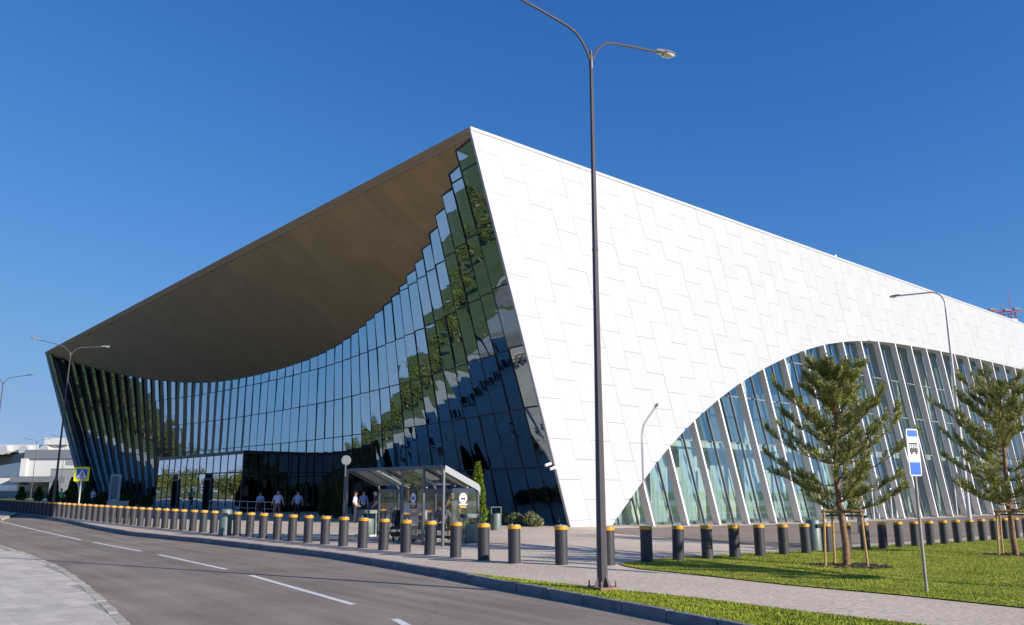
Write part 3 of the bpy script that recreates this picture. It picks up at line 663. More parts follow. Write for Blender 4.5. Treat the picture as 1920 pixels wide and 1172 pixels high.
# single-armed lamp behind the lawn's bollards, its arm reaching over the drive
t=thing('street_lamp','pale single-armed street lamp behind the lawn bollards before the slanted fins','street lamp',G(20.7,38.5))
MB().tube([(0,0,-.05),(0,0,3.5),(0,0,7),(0,0,10.55)],[.10,.09,.065,.05],12).build('pole',M_POLE_L,t,True)
MB().lathe([(.13,-.05),(.13,.6),(.1,.68)],12).build('pole_foot',M_POLE_L,t,True)
dx=(V*2.6+U*.43).normalized(); pts=[Vector((0,0,10.5))]
for k in range(1,8):
    a=k/7*math.pi/2; pts.append(dx*(.75*(1-math.cos(a)))+Vector((0,0,10.75+.75*math.sin(a))))
pts.append(dx*2.35+Vector((0,0,11.67)))
MB().tube(pts,.04,8).build('arm',M_POLE_L,t,True); lamp_head(t,dx*2.25+Vector((0,0,11.67)),dx+Vector((0,0,.06)))

# ------------------------------------------------------------------ bus shelter (local x along the kerb to the left, y away from the road)
SH=Vector((-2.18,26.92,0)); sh=thing('bus_shelter','grey steel and glass bus shelter with sloping roof behind the bollards','bus shelter',SH)
def H(m,l,z): return V*m+U*l+Vector((0,0,z))
LEN=6.1; DEP=1.4; ZF=2.47; ZB=1.86
def rc(a,b,c,r=.2,n=5):
    """round the corner at b"""
    a,b,c=Vector(a),Vector(b),Vector(c); p=b+(a-b).normalized()*r; q=b+(c-b).normalized()*r
    return [((1-t)**2)*p+2*t*(1-t)*b+t*t*q for t in [i/n for i in range(n+1)]]
MB().tube([H(0,0,-.02)]+rc(H(0,0,0),H(0,0,ZF),H(LEN,0,ZF),.22)+rc(H(0,0,ZF),H(LEN,0,ZF),H(LEN,0,0),.22)+[H(LEN,0,-.02)],.055,8).build('front_frame',M_SHEL,sh,True)
for m in (0.,2.4,4.75,LEN):
    MB().tube([H(m,0,ZF)]+rc(H(m,0,ZF),H(m,DEP,ZB),H(m,DEP,0),.16)+[H(m,DEP,-.02)],.048,8).build('rear_post',M_SHEL,sh,True)
for m in (1.15,2.4):
    MB().tube([H(m,.03,-.02),H(m,.03,ZF-.03)],.05,8).build('front_post',M_SHEL,sh,True)
def slab(m0,m1,l0,l1,z0,z1,th,name,mt,par=sh):
    return MB().hexa([H(m0,l0,z0),H(m1,l0,z0),H(m1,l1,z1),H(m0,l1,z1),H(m0,l0,z0+th),H(m1,l0,z0+th),H(m1,l1,z1+th),H(m0,l1,z1+th)]).build(name,mt,par)
zr=lambda l: ZF-(ZF-ZB)*l/DEP
# rounded side apron on the near end
mb=MB(); pr=[(0.02,ZF+.05)]+[(p.dot(U),p.z) for p in rc(H(0,0,ZF+.05),H(0,DEP+.06,ZB+.04),H(0,DEP+.06,0),.16)]
vs=[]
for l,z in pr: vs+=[H(-.06,l,z),H(-.06,l-.03,z-.2)]
n=len(pr); mb.add(vs+[p+V*.05 for p in vs],[(2*i,2*i+1,2*i+3,2*i+2) for i in range(n-1)]+[(2*n+2*i,2*n+2*i+2,2*n+2*i+3,2*n+2*i+1) for i in range(n-1)]+[(2*i,2*i+2,2*n+2*i+2,2*n+2*i) for i in range(n-1)]+[(2*i+1,2*n+2*i+1,2*n+2*i+3,2*i+3) for i in range(n-1)]); mb.build('side_apron',M_SHELL,sh,True)
for k in range(5):
    m0=.06+1.205*k; slab(m0,m0+1.17,.06,DEP-.05,zr(.06)+.03,zr(DEP-.05)+.03,.02,'roof_pane',M_CGLASS if k%2 else M_SHELL)
    slab(m0+1.13,m0+1.2,.06,DEP-.04,zr(.06)-.03,zr(DEP-.04)-.03,.05,'rafter',M_SHEL)
for m0 in (.42,2.75,3.9): slab(m0,m0+.14,.12,DEP-.1,zr(.12)-.1,zr(DEP-.1)-.1,.05,'light_bar',M_LBAR)
slab(.05,LEN-.05,DEP-.04,DEP+.03,.12,.12,.1,'bottom_rail',M_SHEL); slab(.05,LEN-.05,DEP-.05,DEP+.03,ZB-.2,ZB-.2,.12,'rear_beam',M_SHEL)
def pane(m0,l0,m1,l1,z0,z1,name='glass_panel'):
    return MB().add([H(m0,l0,z0),H(m1,l1,z0),H(m1,l1,z1),H(m0,l0,z1)],[(0,1,2,3)]).build(name,M_CGLASS,sh)
for m0,m1 in ((.06,2.34),(2.46,4.7),(4.8,LEN-.06)):
    pane(m0,DEP,m1,DEP,.22,ZB-.2)
pane(1.2,.03,2.35,.03,.25,ZF-.08); pane(0,.35,0,DEP-.06,.25,1.8); slab(1.18,2.36,.01,.07,.15,.15,.1,'panel_rail',M_SHEL)
def dotp(c,r,ax,ay,mt,name,par=sh,n=18,off=0):
    nn=ax.cross(ay).normalized(); c=c+nn*off
    return MB().add([c+ax*(r*math.cos(2*math.pi*i/n))+ay*(r*math.sin(2*math.pi*i/n)) for i in range(n)],[tuple(range(n))]).build(name,mt,par)
Z3=Vector((0,0,1))
def bus_sticker(c,ax):
    nrm=-ax.cross(Z3).normalized()*-1
    q=lambda a0,a1,z0,z1,o: [c+ax*a0+Z3*z0+nrm*o,c+ax*a1+Z3*z0+nrm*o,c+ax*a1+Z3*z1+nrm*o,c+ax*a0+Z3*z1+nrm*o]
    st=MB().add(q(-.2,.2,-.28,.28,.0),[(0,1,2,3)]).build('sticker',M_SBLK,sh)
    MB().add([c+nrm*.004+ax*(.155*math.cos(a*.3491))+Z3*(.06+.17*math.sin(a*.3491)) for a in range(18)],[tuple(range(18))]).build('disc',M_SWHITE,st)
    i=MB(); i.add(q(-.09,.09,.02,.07,.008),[(0,1,2,3)]); i.add(q(-.09,.09,.1,.115,.008),[(0,1,2,3)])
    for a in (-.085,-.03,.025,.075): i.add(q(a,a+.012,.07,.1,.008),[(0,1,2,3)])
    for a in (-.07,.04): i.add(q(a,a+.035,-.005,.02,.008),[(0,1,2,3)])
    i.build('bus_mark',M_SBLK,st)
    MB().add(q(-.17,.17,-.155,-.115,.004),[(0,1,2,3)]).build('white_line',M_SWHITE,st); MB().add(q(-.12,.12,-.235,-.18,.004),[(0,1,2,3)]).build('yellow_line',M_ORANGE,st)
bus_sticker(H(-.012,.78,1.42),U); bus_sticker(H(1.72,.018,1.42),-V)
for m in (1.5,2.6,3.4,5.1,5.75): dotp(H(m,DEP-.012,1.2),.085,-V,Z3,M_ORANGE,'marker_dot')
be=link('bench',None,sh)
for k in range(3): 
    for j in range(4): MB().hexa([H(.5+1.15*k,.75+.1*j,.44),H(1.5+1.15*k,.75+.1*j,.44),H(1.5+1.15*k,.83+.1*j,.44),H(.5+1.15*k,.83+.1*j,.44),H(.5+1.15*k,.75+.1*j,.48),H(1.5+1.15*k,.75+.1*j,.48),H(1.5+1.15*k,.83+.1*j,.48),H(.5+1.15*k,.83+.1*j,.48)]).build('bench_slat',M_WOODD,be)
for m in (.7,1.9,3.3): MB().tube([H(m,.92,-.01),H(m,.92,.44)],.03,8).build('bench_leg',M_SHEL,be,True)
# timetable board inside
bd=thing('notice_board','pale slanted notice board on a stand inside the shelter','board',SH+H(2.75,.55,0)); MB().tube([(0,0,0),(0,0,1.0)],.03,8).build('stand',M_SHEL,bd,True)
MB().hexa([V*a+U*b+Z3*(.95+ (0.3 if b>0 else 0)+c) for c in (0,.03) for a,b in ((-.28,-.1),(.28,-.1),(.28,.15),(-.28,.15))]).build('board',M_SWHITE,bd)
# round timetable sign on a pole
t=thing('round_sign','round grey sign disc on a pole at the left end of the bus shelter','sign',G(-6.33,31.95)); 
MB().tube([(0,0,-.02),(0,0,2.7)],.035,8).build('pole',M_SHEL,t,True)
vs=MB(); vs.tube([(0,.03,2.85),(0,.07,2.85)],.185,24); d=vs.build('disc',M_FGREY,t,True); MB().tube([(0,-.0,2.85),(0,.029,2.85)],[.165,.165],24).build('disc_face',M_FGREY,t,True)

# ------------------------------------------------------------------ bins
def frame_bin(label,loc,rz):
    t=thing('litter_bin',label,'litter bin',loc,rz,'grey-green litter bins')
    MB().lathe([(.25,.08),(.26,.1),(.26,.62),(.25,.66),(.23,.66),(.23,.3),(0.02,.3)],20).build('drum',M_GREENBIN,t,True)
    for s in (-1,1): MB().box(s*.31-.02,s*.31+.02,-.12,.12,0,.98).build('side_plate',M_GREENBIN,t)
    MB().box(-.33,.33,-.3,.3,.86,.985).build('roof',M_GREENBIN,t); MB().box(-.36,.36,-.32,.32,-.02,.07).build('base',M_STEEL,t)
def post_bin(label,loc,rz):
    t=thing('litter_bin',label,'litter bin',loc,rz,'grey-green litter bins')
    MB().lathe([(.2,-.02),(.24,.02),(.24,.7),(.235,.72),(.2,.72),(.2,.5),(.01,.5)],20).build('drum',M_GREENBIN,t,True)
    f=MB(); f.box(-.24,-.2,-.1,.1,.66,.98); f.box(.2,.24,-.1,.1,.66,.98); f.box(-.24,.24,-.14,.14,.98,1.02); f.build('hood',M_GREENBIN,t)
def round_bin(label,loc,rz):
    t=thing('litter_bin',label,'litter bin',loc,rz,'grey-green litter bins')
    MB().lathe([(.2,-.02),(.25,.02),(.235,.95),(.2,1.0),(.05,1.02)],20).build('drum',M_GREENBIN,t,True)
    MB().box(-.09,.09,-.262,-.2,.74,.86).build('slot',M_BLACK,t)
frame_bin('grey-green drum bin under a flat roof beside the near end of the bus shelter',G(-1.38,27.75),UA)
post_bin('slim grey-green bin with an open hood in front of the juniper shrubs',G(-.72,38.0),.2)
round_bin('tall round grey-green bin behind the kerb bollards left of the people',G(-11.3,33.6),.3)
round_bin('round bin beside a bollard at the edge of the lawn, left of the pine',G(9.95,28.2),.5)
round_bin('round bin before the doors of the side wall',G(17.2,41.8),.5)
frame_bin('dark bin at the far end of the bus shelter',G(-5.6,33.0),UA)

# ------------------------------------------------------------------ signs
def flat_sign(t,w,h,zc,layers,rx=0):
    """layers: list of (name, polygon points in sign plane, material); plate faces local -y"""
    for k,(nm,poly,mt) in enumerate(layers):
        th=.012 if k==0 else .0; y=-.03-.003*k
        n=len(poly); mb=MB()
        if k==0: mb.add([(x,y,zc+z) for x,z in poly]+[(x,y+.015,zc+z) for x,z in poly],[tuple(range(n)),tuple(range(2*n-1,n-1,-1))]+[(i,n+i,n+(i+1)%n,(i+1)%n) for i in range(n)])
        else: mb.add([(x,y,zc+z) for x,z in poly],[tuple(range(n))])
        mb.build(nm,mt,t)
rect=lambda x0,x1,z0,z1:[(x0,z0),(x1,z0),(x1,z1),(x0,z1)]
def rrect(w,h,r):
    out=[]
    for cx,cz,a0 in ((w-r,-h+r,-90),(w-r,h-r,0),(-w+r,h-r,90),(-w+r,-h+r,180)):
        for k in range(4): a=R(a0+30*k); out.append((cx+r*math.cos(a),cz+r*math.sin(a)))
    return out
t=thing('bus_stop_sign','tall narrow blue and white bus stop sign on a thin pole in the lawn','sign',G(7.86,16.42,.02),R(22))
MB().tube([(0,0,-.1),(0,0,2.95)],.03,10).build('pole',M_SPOLE,t,True)
flat_sign(t,.35,.95,2.60,[('plate',rrect(.155,.455,.045),M_SWHITE),('blue_field',rect(-.13,.13,.305,.43),M_BLUE),('blue_field',rect(-.13,.13,-.43,-.19),M_BLUE)])
ic=MB(); y=-.038
def q4(x0,x1,z0,z1): ic.add([(x0,y,2.66+z0),(x1,y,2.66+z0),(x1,y,2.66+z1),(x0,y,2.66+z1)],[(0,1,2,3)])
q4(-.1,.1,-.06,.02); q4(-.1,.1,.1,.125)
for x in (-.1,-.05,0,.045,.088): q4(x,x+.012,.02,.1)
for x in (-.08,.045): q4(x,x+.04,-.1,-.06)
ic.build('bus_mark',M_SBLK,t)
t=thing('crossing_sign','square yellow-edged blue pedestrian crossing sign on a thin pole at the kerb','sign',G(-27.75,54.3),R(14))
MB().tube([(0,0,-.05),(0,0,3.1)],.045,8).build('pole',M_WOOD if 0 else M_POLE_L,t,True)
flat_sign(t,.9,.9,2.72,[('plate',rrect(.45,.45,.05),M_SYEL),('blue_field',rect(-.32,.32,-.32,.32),M_BLUE),('white_triangle',[(-.3,-.23),(.3,-.23),(0,.3)],M_SWHITE),
  ('walker_head',[(.02+.04*math.cos(a),.1+.04*math.sin(a)) for a in [k*.785 for k in range(8)]],M_SBLK),('walker_body',[(-.04,-.02),(.05,-.02),(.05,.06),(-.02,.06)],M_SBLK),
  ('walker_leg',[(-.04,-.02),(.0,-.02),(-.06,-.2),(-.11,-.2)],M_SBLK),('walker_leg',[(.01,-.02),(.05,-.02),(.11,-.2),(.06,-.2)],M_SBLK),('walker_arm',[(.04,.05),(.12,-.04),(.1,-.06),(.04,.01)],M_SBLK)])
for k in range(4): MB().box(-.32+.17*k,-.24+.17*k,-.0385,-.0383,2.72-.3,2.72-.255).build('stripe',M_SWHITE,t)
# mirrored info pillar at the left of the plaza
t=thing('info_pillar','slim steel-framed information pillar with a mirrored face near the left end of the glass front','pillar',(-33.6,71.5,gz(-33.6)),R(20))
MB().box(-.45,.45,-.22,.22,-.05,.12).build('foot',M_EDGE,t); MB().box(-.42,.42,-.16,.16,.12,3.0).build('case',M_EDGE,t); MB().box(-.3,.22,-.17,-.161,.95,2.8).build('screen',M_FGLASS,t); MB().box(-.3,.2,-.17,-.161,.3,.9).build('lower_panel',M_POLE_L,t)
t=thing('concrete_planter','low pale concrete block beside the information pillar','planter',(-30.9,66.5,gz(-30.9)),.4); MB().prism([(-.75,-.4),(.75,-.4),(.75,.4),(-.75,.4)],-.03,.78).build('block',M_SLAB,t); MB().box(-.8,.8,-.45,.45,.78,.86).build('rim',M_SLAB,t)
# handrail by the entrance
t=thing('handrail','low steel handrail before the dark entrance side of the vestibule','handrail',W(-4.5,24,0))
a=Vector((0,0,0)); b=L(.2,12,0)
MB().tube([a+Z3*.95,b+Z3*.95],.03,6).build('top_rail',M_STEEL,t,True); MB().tube([a+Z3*.5,b+Z3*.5],.02,6).build('mid_rail',M_STEEL,t,True)
for k in range(9): p=a.lerp(b,k/8); MB().tube([p+Z3*-.03,p+Z3*.95],.022,6).build('rail_post',M_STEEL,t,True)

# ------------------------------------------------------------------ plants
def tri_cloud(name,verts,mt,parent,mi=None):
    n=len(verts)//3; me=bpy.data.meshes.new(name); me.vertices.add(n*3); me.vertices.foreach_set('co',np.asarray(verts,dtype=np.float32).ravel())
    me.loops.add(n*3); me.loops.foreach_set('vertex_index',np.arange(n*3,dtype=np.int32)); me.polygons.add(n)
    me.polygons.foreach_set('loop_start',np.arange(0,n*3,3,dtype=np.int32)); me.polygons.foreach_set('loop_total',np.full(n,3,dtype=np.int32))
    for m in (mt if isinstance(mt,list) else [mt]): me.materials.append(m)
    if mi is not None: me.polygons.foreach_set('material_index',np.asarray(mi,dtype=np.int32))
    me.update(calc_edges=True); return link(name,me,parent)
def needle_brush(out,mi,base,axis,ln,rg,k=38,nl=.10,w=.008,m=0):
    out.append((*base,*axis.normalized(),ln,k,nl,w)); mi.append(m)
def grow_needles(shoots,mi,seed):
    """needles standing off every shoot"""
    rs=np.random.RandomState(seed); A=np.array(shoots); kk=A[:,7].astype(int); idx=np.repeat(np.arange(len(A)),kk); A=A[idx]; n=len(A)
    ax=A[:,3:6]; rr=rs.normal(size=(n,3)); rd=rr-ax*np.sum(rr*ax,1)[:,None]; rd/=np.linalg.norm(rd,axis=1)[:,None]
    p=A[:,0:3]+ax*(A[:,6]*rs.random_sample(n)**.8)[:,None]; d=ax*rs.uniform(.45,1.1,n)[:,None]+rd; d/=np.linalg.norm(d,axis=1)[:,None]
    sv=np.cross(d,rs.normal(size=(n,3))); sv=sv/np.linalg.norm(sv,axis=1)[:,None]*A[:,9:10]
    vv=np.empty((n,3,3)); vv[:,0]=p-sv; vv[:,1]=p+sv; vv[:,2]=p+d*(A[:,8]*rs.uniform(.7,1.15,n))[:,None]
    return vv.reshape(-1,3), np.array(mi)[idx]
def pine(label,x,y,hgt,seed,crown0=1.35,spread=1.85,rz=0,stakes=True):
    rg=random.Random(seed); t=thing('pine_tree',label,'pine tree',G(x,y,.02),rz,'young staked pines')
    tr=[]; n=9
    for i in range(n+1):
        f=i/n; tr.append(Vector((.05*math.sin(f*5+seed)+.03*math.sin(f*11),.05*math.cos(f*4+seed),f*hgt-.05)))
    tr[0].xy=(0,0)
    mb=MB(); mb.tube(tr,[.085*(1-i/n)**.7+.012 for i in range(n+1)],10)
    at=lambda z: tr[min(int(z/hgt*n),n-1)].lerp(tr[min(int(z/hgt*n),n-1)+1],z/hgt*n-int(z/hgt*n))
    need=[]; mi=[]; br=MB()
    z=crown0; wk=0
    while z<hgt-.25:
        f=(z-crown0)/(hgt-crown0); nb=6 if f<.6 else 5
        maxl=spread*float(np.interp(f,[0,.2,.45,.7,1],[.9,1.02,.9,.6,.2]))
        for bnum in range(nb):
            az=bnum*6.283/nb+wk*.7+rg.uniform(-.3,.3); l=maxl*rg.uniform(.62,1.2); rise=.2+.95*f+rg.uniform(-.2,.25)
            if rg.random()<.1: continue
            d=Vector((math.cos(az),math.sin(az),0)); p=at(min(hgt-.3,max(crown0*.95,z+rg.uniform(-.2,.2)))); pts=[p]
            sg=6
            for k in range(1,sg+1):
                q=k/sg; pts.append(p+d*(l*q)+Z3*(l*(rise*q*.55+.30*q*q-.04))+Vector((rg.uniform(-.04,.04),rg.uniform(-.04,.04),rg.uniform(-.03,.03))))
            br.tube(pts,[.02*(1-k/sg)+.005 for k in range(sg+1)],5)
            for k in range(1,sg+1):
                # side twigs with brushes of needles
                for s in range(rg.choice((3,4,4)) if k<sg else 6):
                    dirv=(pts[k]-pts[k-1]).normalized(); side=Vector((-d.y,d.x,0))*rg.choice((-1,1))
                    if k==1 and rg.random()<.6: continue
                    v=(dirv*rg.uniform(.5,1)+side*rg.uniform(.1,.9)+Z3*rg.uniform(.0,.7)); v.normalize()
                    tl=rg.uniform(.14,.34)*(1.2-.4*k/sg); b0=pts[k-1].lerp(pts[k],rg.random())
                    br.tube([b0,b0+v*tl],[.006,.004],3)
                    needle_brush(need,mi,b0+v*(tl*.15),v,tl*1.0,rg,42,.125,.0075,0)
                    v2=(v+Z3*.7).normalized(); needle_brush(need,mi,b0+v*tl*.95,v2,tl*.7,rg,34,.115,.0075,1 if rg.random()<.45 else 0)
        z+=rg.uniform(.36,.5); wk+=1
    # leader
    for k in range(5):
        v=Vector((rg.uniform(-.5,.5),rg.uniform(-.5,.5),1)); needle_brush(need,mi,at(hgt-.35+.05*k),v if k<4 else Z3,.3,rg,40,.09,.007,1)
    mb.build('trunk',M_BARK,t,True); br.build('branches',M_BARK,t,True); nv_,mi_=grow_needles(need,mi,seed); tri_cloud('crown',nv_,[M_NEED,M_NEED2],t,mi_)
    if stakes:
        s=thing('tree_stakes','wooden stakes and rail bracing the pine that is '+('nearer the bus stop sign' if seed==3 else 'farther right at the frame edge' if seed==5 else 'outside the frame'),'tree stakes',G(x,y,.02),rz+.12)
        q=[(-.50,.05),(.42,-.22),(.0,.55)]
        for px,py in q: MB().tube([(px*1.08,py*1.08,-.1),(px*.94,py*.94,1.42)],.032,8).build('stake',M_WOOD,s,True)
        for (a,b) in ((0,1),(1,2),(2,0)):
            A=Vector((q[a][0]*.94,q[a][1]*.94,1.36 if a==0 and b==1 else 1.25)); Bv=Vector((q[b][0]*.94,q[b][1]*.94,A.z)); e=(Bv-A).normalized()*.06
            MB().tube([A-e,Bv+e],.045 if (a,b)==(0,1) else .028,4).build('rail',M_WOODD,s)
        rgs=random.Random(seed+50); so=MB()
        for k in range(150):
            a=rgs.random()*6.283; rr=.75*math.sqrt(rgs.random()); so.ball((rr*1.5*math.cos(a),rr*math.sin(a),.005),(rgs.uniform(.03,.09),rgs.uniform(.03,.08),rgs.uniform(.015,.05)),5,4)
        o=stuff(so.build('soil_patch',M_SOIL,None,False,G(x,y,.02)))
        o['label']='patch of loose dark soil round the foot of the '+('pine by the bus stop sign' if seed==3 else 'right-hand pine' if seed==5 else 'hidden pine'); o['category']='soil'
    return t
pine('bushy young pine on the lawn left of the bus stop sign',8.53,21.96,5.05,3)
pine('young pine at the right edge of the photo, leaning stakes at its foot',16.05,27.35,5.6,5,1.55,2.0)
pine('young pine outside the frame to the right, casting its shade over the corner bollards',12.3,16.6,5.3,9,2.2,1.3,0,False)

def leaf_cone(name,prof,seed,k,size,mt,parent,up=.8):
    rs=np.random.RandomState(seed); zs=[z for r,z in prof]
    z=rs.uniform(zs[0],zs[-1],k); a=rs.uniform(0,6.283,k); r=np.interp(z,zs,[q for q,_ in prof])*np.sqrt(rs.uniform(.35,1.12,k))*(1+.13*np.sin(a*5+z*7+seed))
    p=np.column_stack([r*np.cos(a),r*np.sin(a),z]); d=np.column_stack([np.cos(a)*.6+rs.uniform(-.4,.4,k),np.sin(a)*.6+rs.uniform(-.4,.4,k),up+rs.uniform(-.3,.5,k)]); d/=np.linalg.norm(d,axis=1)[:,None]
    sv=np.cross(d,rs.normal(size=(k,3))); sv=sv/np.linalg.norm(sv,axis=1)[:,None]*size*.35
    vv=np.empty((k,3,3)); vv[:,0]=p-sv; vv[:,1]=p+sv; vv[:,2]=p+d*(size*rs.uniform(.7,1.3,k))[:,None]
    return tri_cloud(name,vv.reshape(-1,3),mt,parent)
def thuja(label,x,y,h,seed,mt,wd=.36):
    t=thing('thuja',label,'thuja',G(x,y),seed*1.3,'narrow thujas'); MB().tube([(0,0,-.05),(0,0,h*.9)],[.04,.01],6).build('trunk',M_BARK,t,True)
    leaf_cone('crown',[(wd*.55,.04),(wd*.95,.3),(wd,.7),(wd*.78,h*.5),(wd*.45,h*.8),(.03,h)],seed,5200,.11,mt,t)
thuja('bright green narrow thuja behind the right end of the bus shelter',-1.5,36.9,2.9,11,M_THUJ)
thuja('lower thuja half hidden behind the shelter post',-2.05,37.6,1.9,12,M_THUJ,.34)
for i,(px,py,h) in enumerate([(-42.2,78,2.75),(-39.9,76.5,2.75),(-37.4,74.5,2.75),(-12.1,55.0,2.4),(-10.95,53.6,2.35)]):
    thuja(['dark thuja just right of the lamp pole at far left','dark thuja between the safety vest and the crossing sign','dark thuja right of the crossing sign','dark thuja left of the round sign, second in its row','dark thuja left of the round sign, first in its row'][i],px,py,h,20+i,M_THUJD,.42)
rg=random.Random(4)
for i in range(9):
    t=thing('thuja','small dark thuja before the far building, %s from the left' % ordinal(i+1),'thuja',G(-67+2.2*i,116+rg.uniform(-1,1)),i,'row of small thujas before the far building'); h=rg.uniform(1.8,2.7)
    leaf_cone('crown',[(.3,.02),(.55,.5),(.35,h*.6),(.03,h)],60+i,700,.28,M_THUJD,t)
for i in range(11):
    f=i/10; p=W(-1.5+1.0*f,.7+7.4*f,0)+V*rg.uniform(-.2,.2)+U*rg.uniform(-.3,.2); hh=rg.uniform(.32,.62); t=thing('juniper_shrub','grey-green juniper shrub at the glass foot, %s from the white corner' % ordinal(i+1),'shrub',G(p.x,p.y),i*2.,'junipers at the corner of the glass front')
    leaf_cone('foliage',[(.25,.0),(.42,.15),(.36,hh*.6),(.05,hh)],90+i,900,.16,M_JUN,t,1.1)
for i in range(16):
    p=W(-1.8+rg.uniform(-.5,.6)-1.0*(i%2),60+1.75*i); hh=rg.uniform(.7,1.5); t=thing('shrub','dark shrub at the left end of the glass, %s from the vestibule' % ordinal(i+1),'shrub',G(p.x,p.y),i*2.,'shrubs along the left of the glass front')
    leaf_cone('foliage',[(.4,.0),(.7,.25),(.6,hh*.6),(.1,hh)],120+i,800,.2,M_THUJD,t,.9)

# woodland seen in the mirror glass, off to the left
rg=random.Random(2); wrs=np.random.RandomState(2); out=[]; tk=MB()
for i in range(230):
    y=rg.uniform(-120,185); dd=rg.random()**1.4; x=min(-118,-.66*y-16)-130*dd; h=rg.uniform(3.6,6.4)+4.5*dd; rr=h*rg.uniform(.38,.55)
    tk.tube([(x,y,-.3),(x,y,h*.7)],[.18,.06],5)
    for c in range(8):
        a=rg.random()*6.283; ce=Vector((x+rr*.6*math.cos(a),y+rr*.6*math.sin(a),h*rg.uniform(.3,.88))); cr=rr*rg.uniform(.4,.65)
        k=120; d=wrs.normal(size=(k,3)); d/=np.linalg.norm(d,axis=1)[:,None]; p=np.array(ce)+d*(cr*wrs.uniform(.55,1.08,k))[:,None]
        e=wrs.normal(size=(k,3)); e/=np.linalg.norm(e,axis=1)[:,None]; sv=np.cross(d,e); sv=sv/np.linalg.norm(sv,axis=1)[:,None]*.2
        vv=np.empty((k,3,3)); vv[:,0]=p-sv; vv[:,1]=p+sv; vv[:,2]=p+e*.4; out.append(vv.reshape(-1,3))
out=np.concatenate(out)
wd=tri_cloud('woodland',out,M_LEAF,None); stuff(wd); wd['label']='belt of leafy trees mirrored in the glass front'; wd['category']='woodland'
stuff(tk.build('woodland_trunks',M_BARK,wd))

# grass blades on the lawn and verge
def blades(name,poly,n,h,seed,dz,near):
    rs=np.random.RandomState(seed); xs=[p[0] for p in poly]; ys=[p[1] for p in poly]; pts=[]
    have=0; q=np.array(poly)
    while have<n:
        yy=near[2]+(near[3]-near[2])*rs.random_sample(60000)**1.7; xx=near[0]+(near[1]-near[0])*rs.random_sample(60000); c=np.zeros(60000,bool)
        for (x1,y1),(x2,y2) in zip(q,np.roll(q,-1,0)):
            if y1!=y2: c^=((y1>yy)!=(y2>yy))&(xx<(x2-x1)*(yy-y1)/(y2-y1)+x1)
        c&=xx/yy<.68; pts.append(np.column_stack([xx[c],yy[c]])); have+=int(c.sum())
    pts=np.concatenate(pts)
    pts=np.array(pts[:n]); z=np.array([gz(x) for x in pts[:,0]])+dz
    a=rs.random_sample(n)*6.283; hh=h*(.5+rs.random_sample(n)); w=.006+.004*rs.random_sample(n)
    base=np.column_stack([pts,z]); s=np.column_stack([np.cos(a)*w,np.sin(a)*w,np.zeros(n)]); lean=np.column_stack([rs.normal(0,.4,n)*hh,rs.normal(0,.4,n)*hh,hh])
    vv=np.empty((n,3,3)); vv[:,0]=base-s; vv[:,1]=base+s; vv[:,2]=base+lean
    o=stuff(tri_cloud(name,vv.reshape(-1,3),M_BLADE,None)); return o
b1=blades('lawn_grass',LAWN,110000,.02,1,.02,(2.6,24,12,36)); b1['label']='short mown grass of the lawn'; b1['category']='grass'
vp=WALK[::-1]+KERB[10:21]+[(6.3,-8)]
b2=blades('verge_grass',vp,40000,.026,2,-.004,(-1.9,8,9.5,19.6)); b2['label']='thin grass of the verge behind the kerb'; b2['category']='grass'

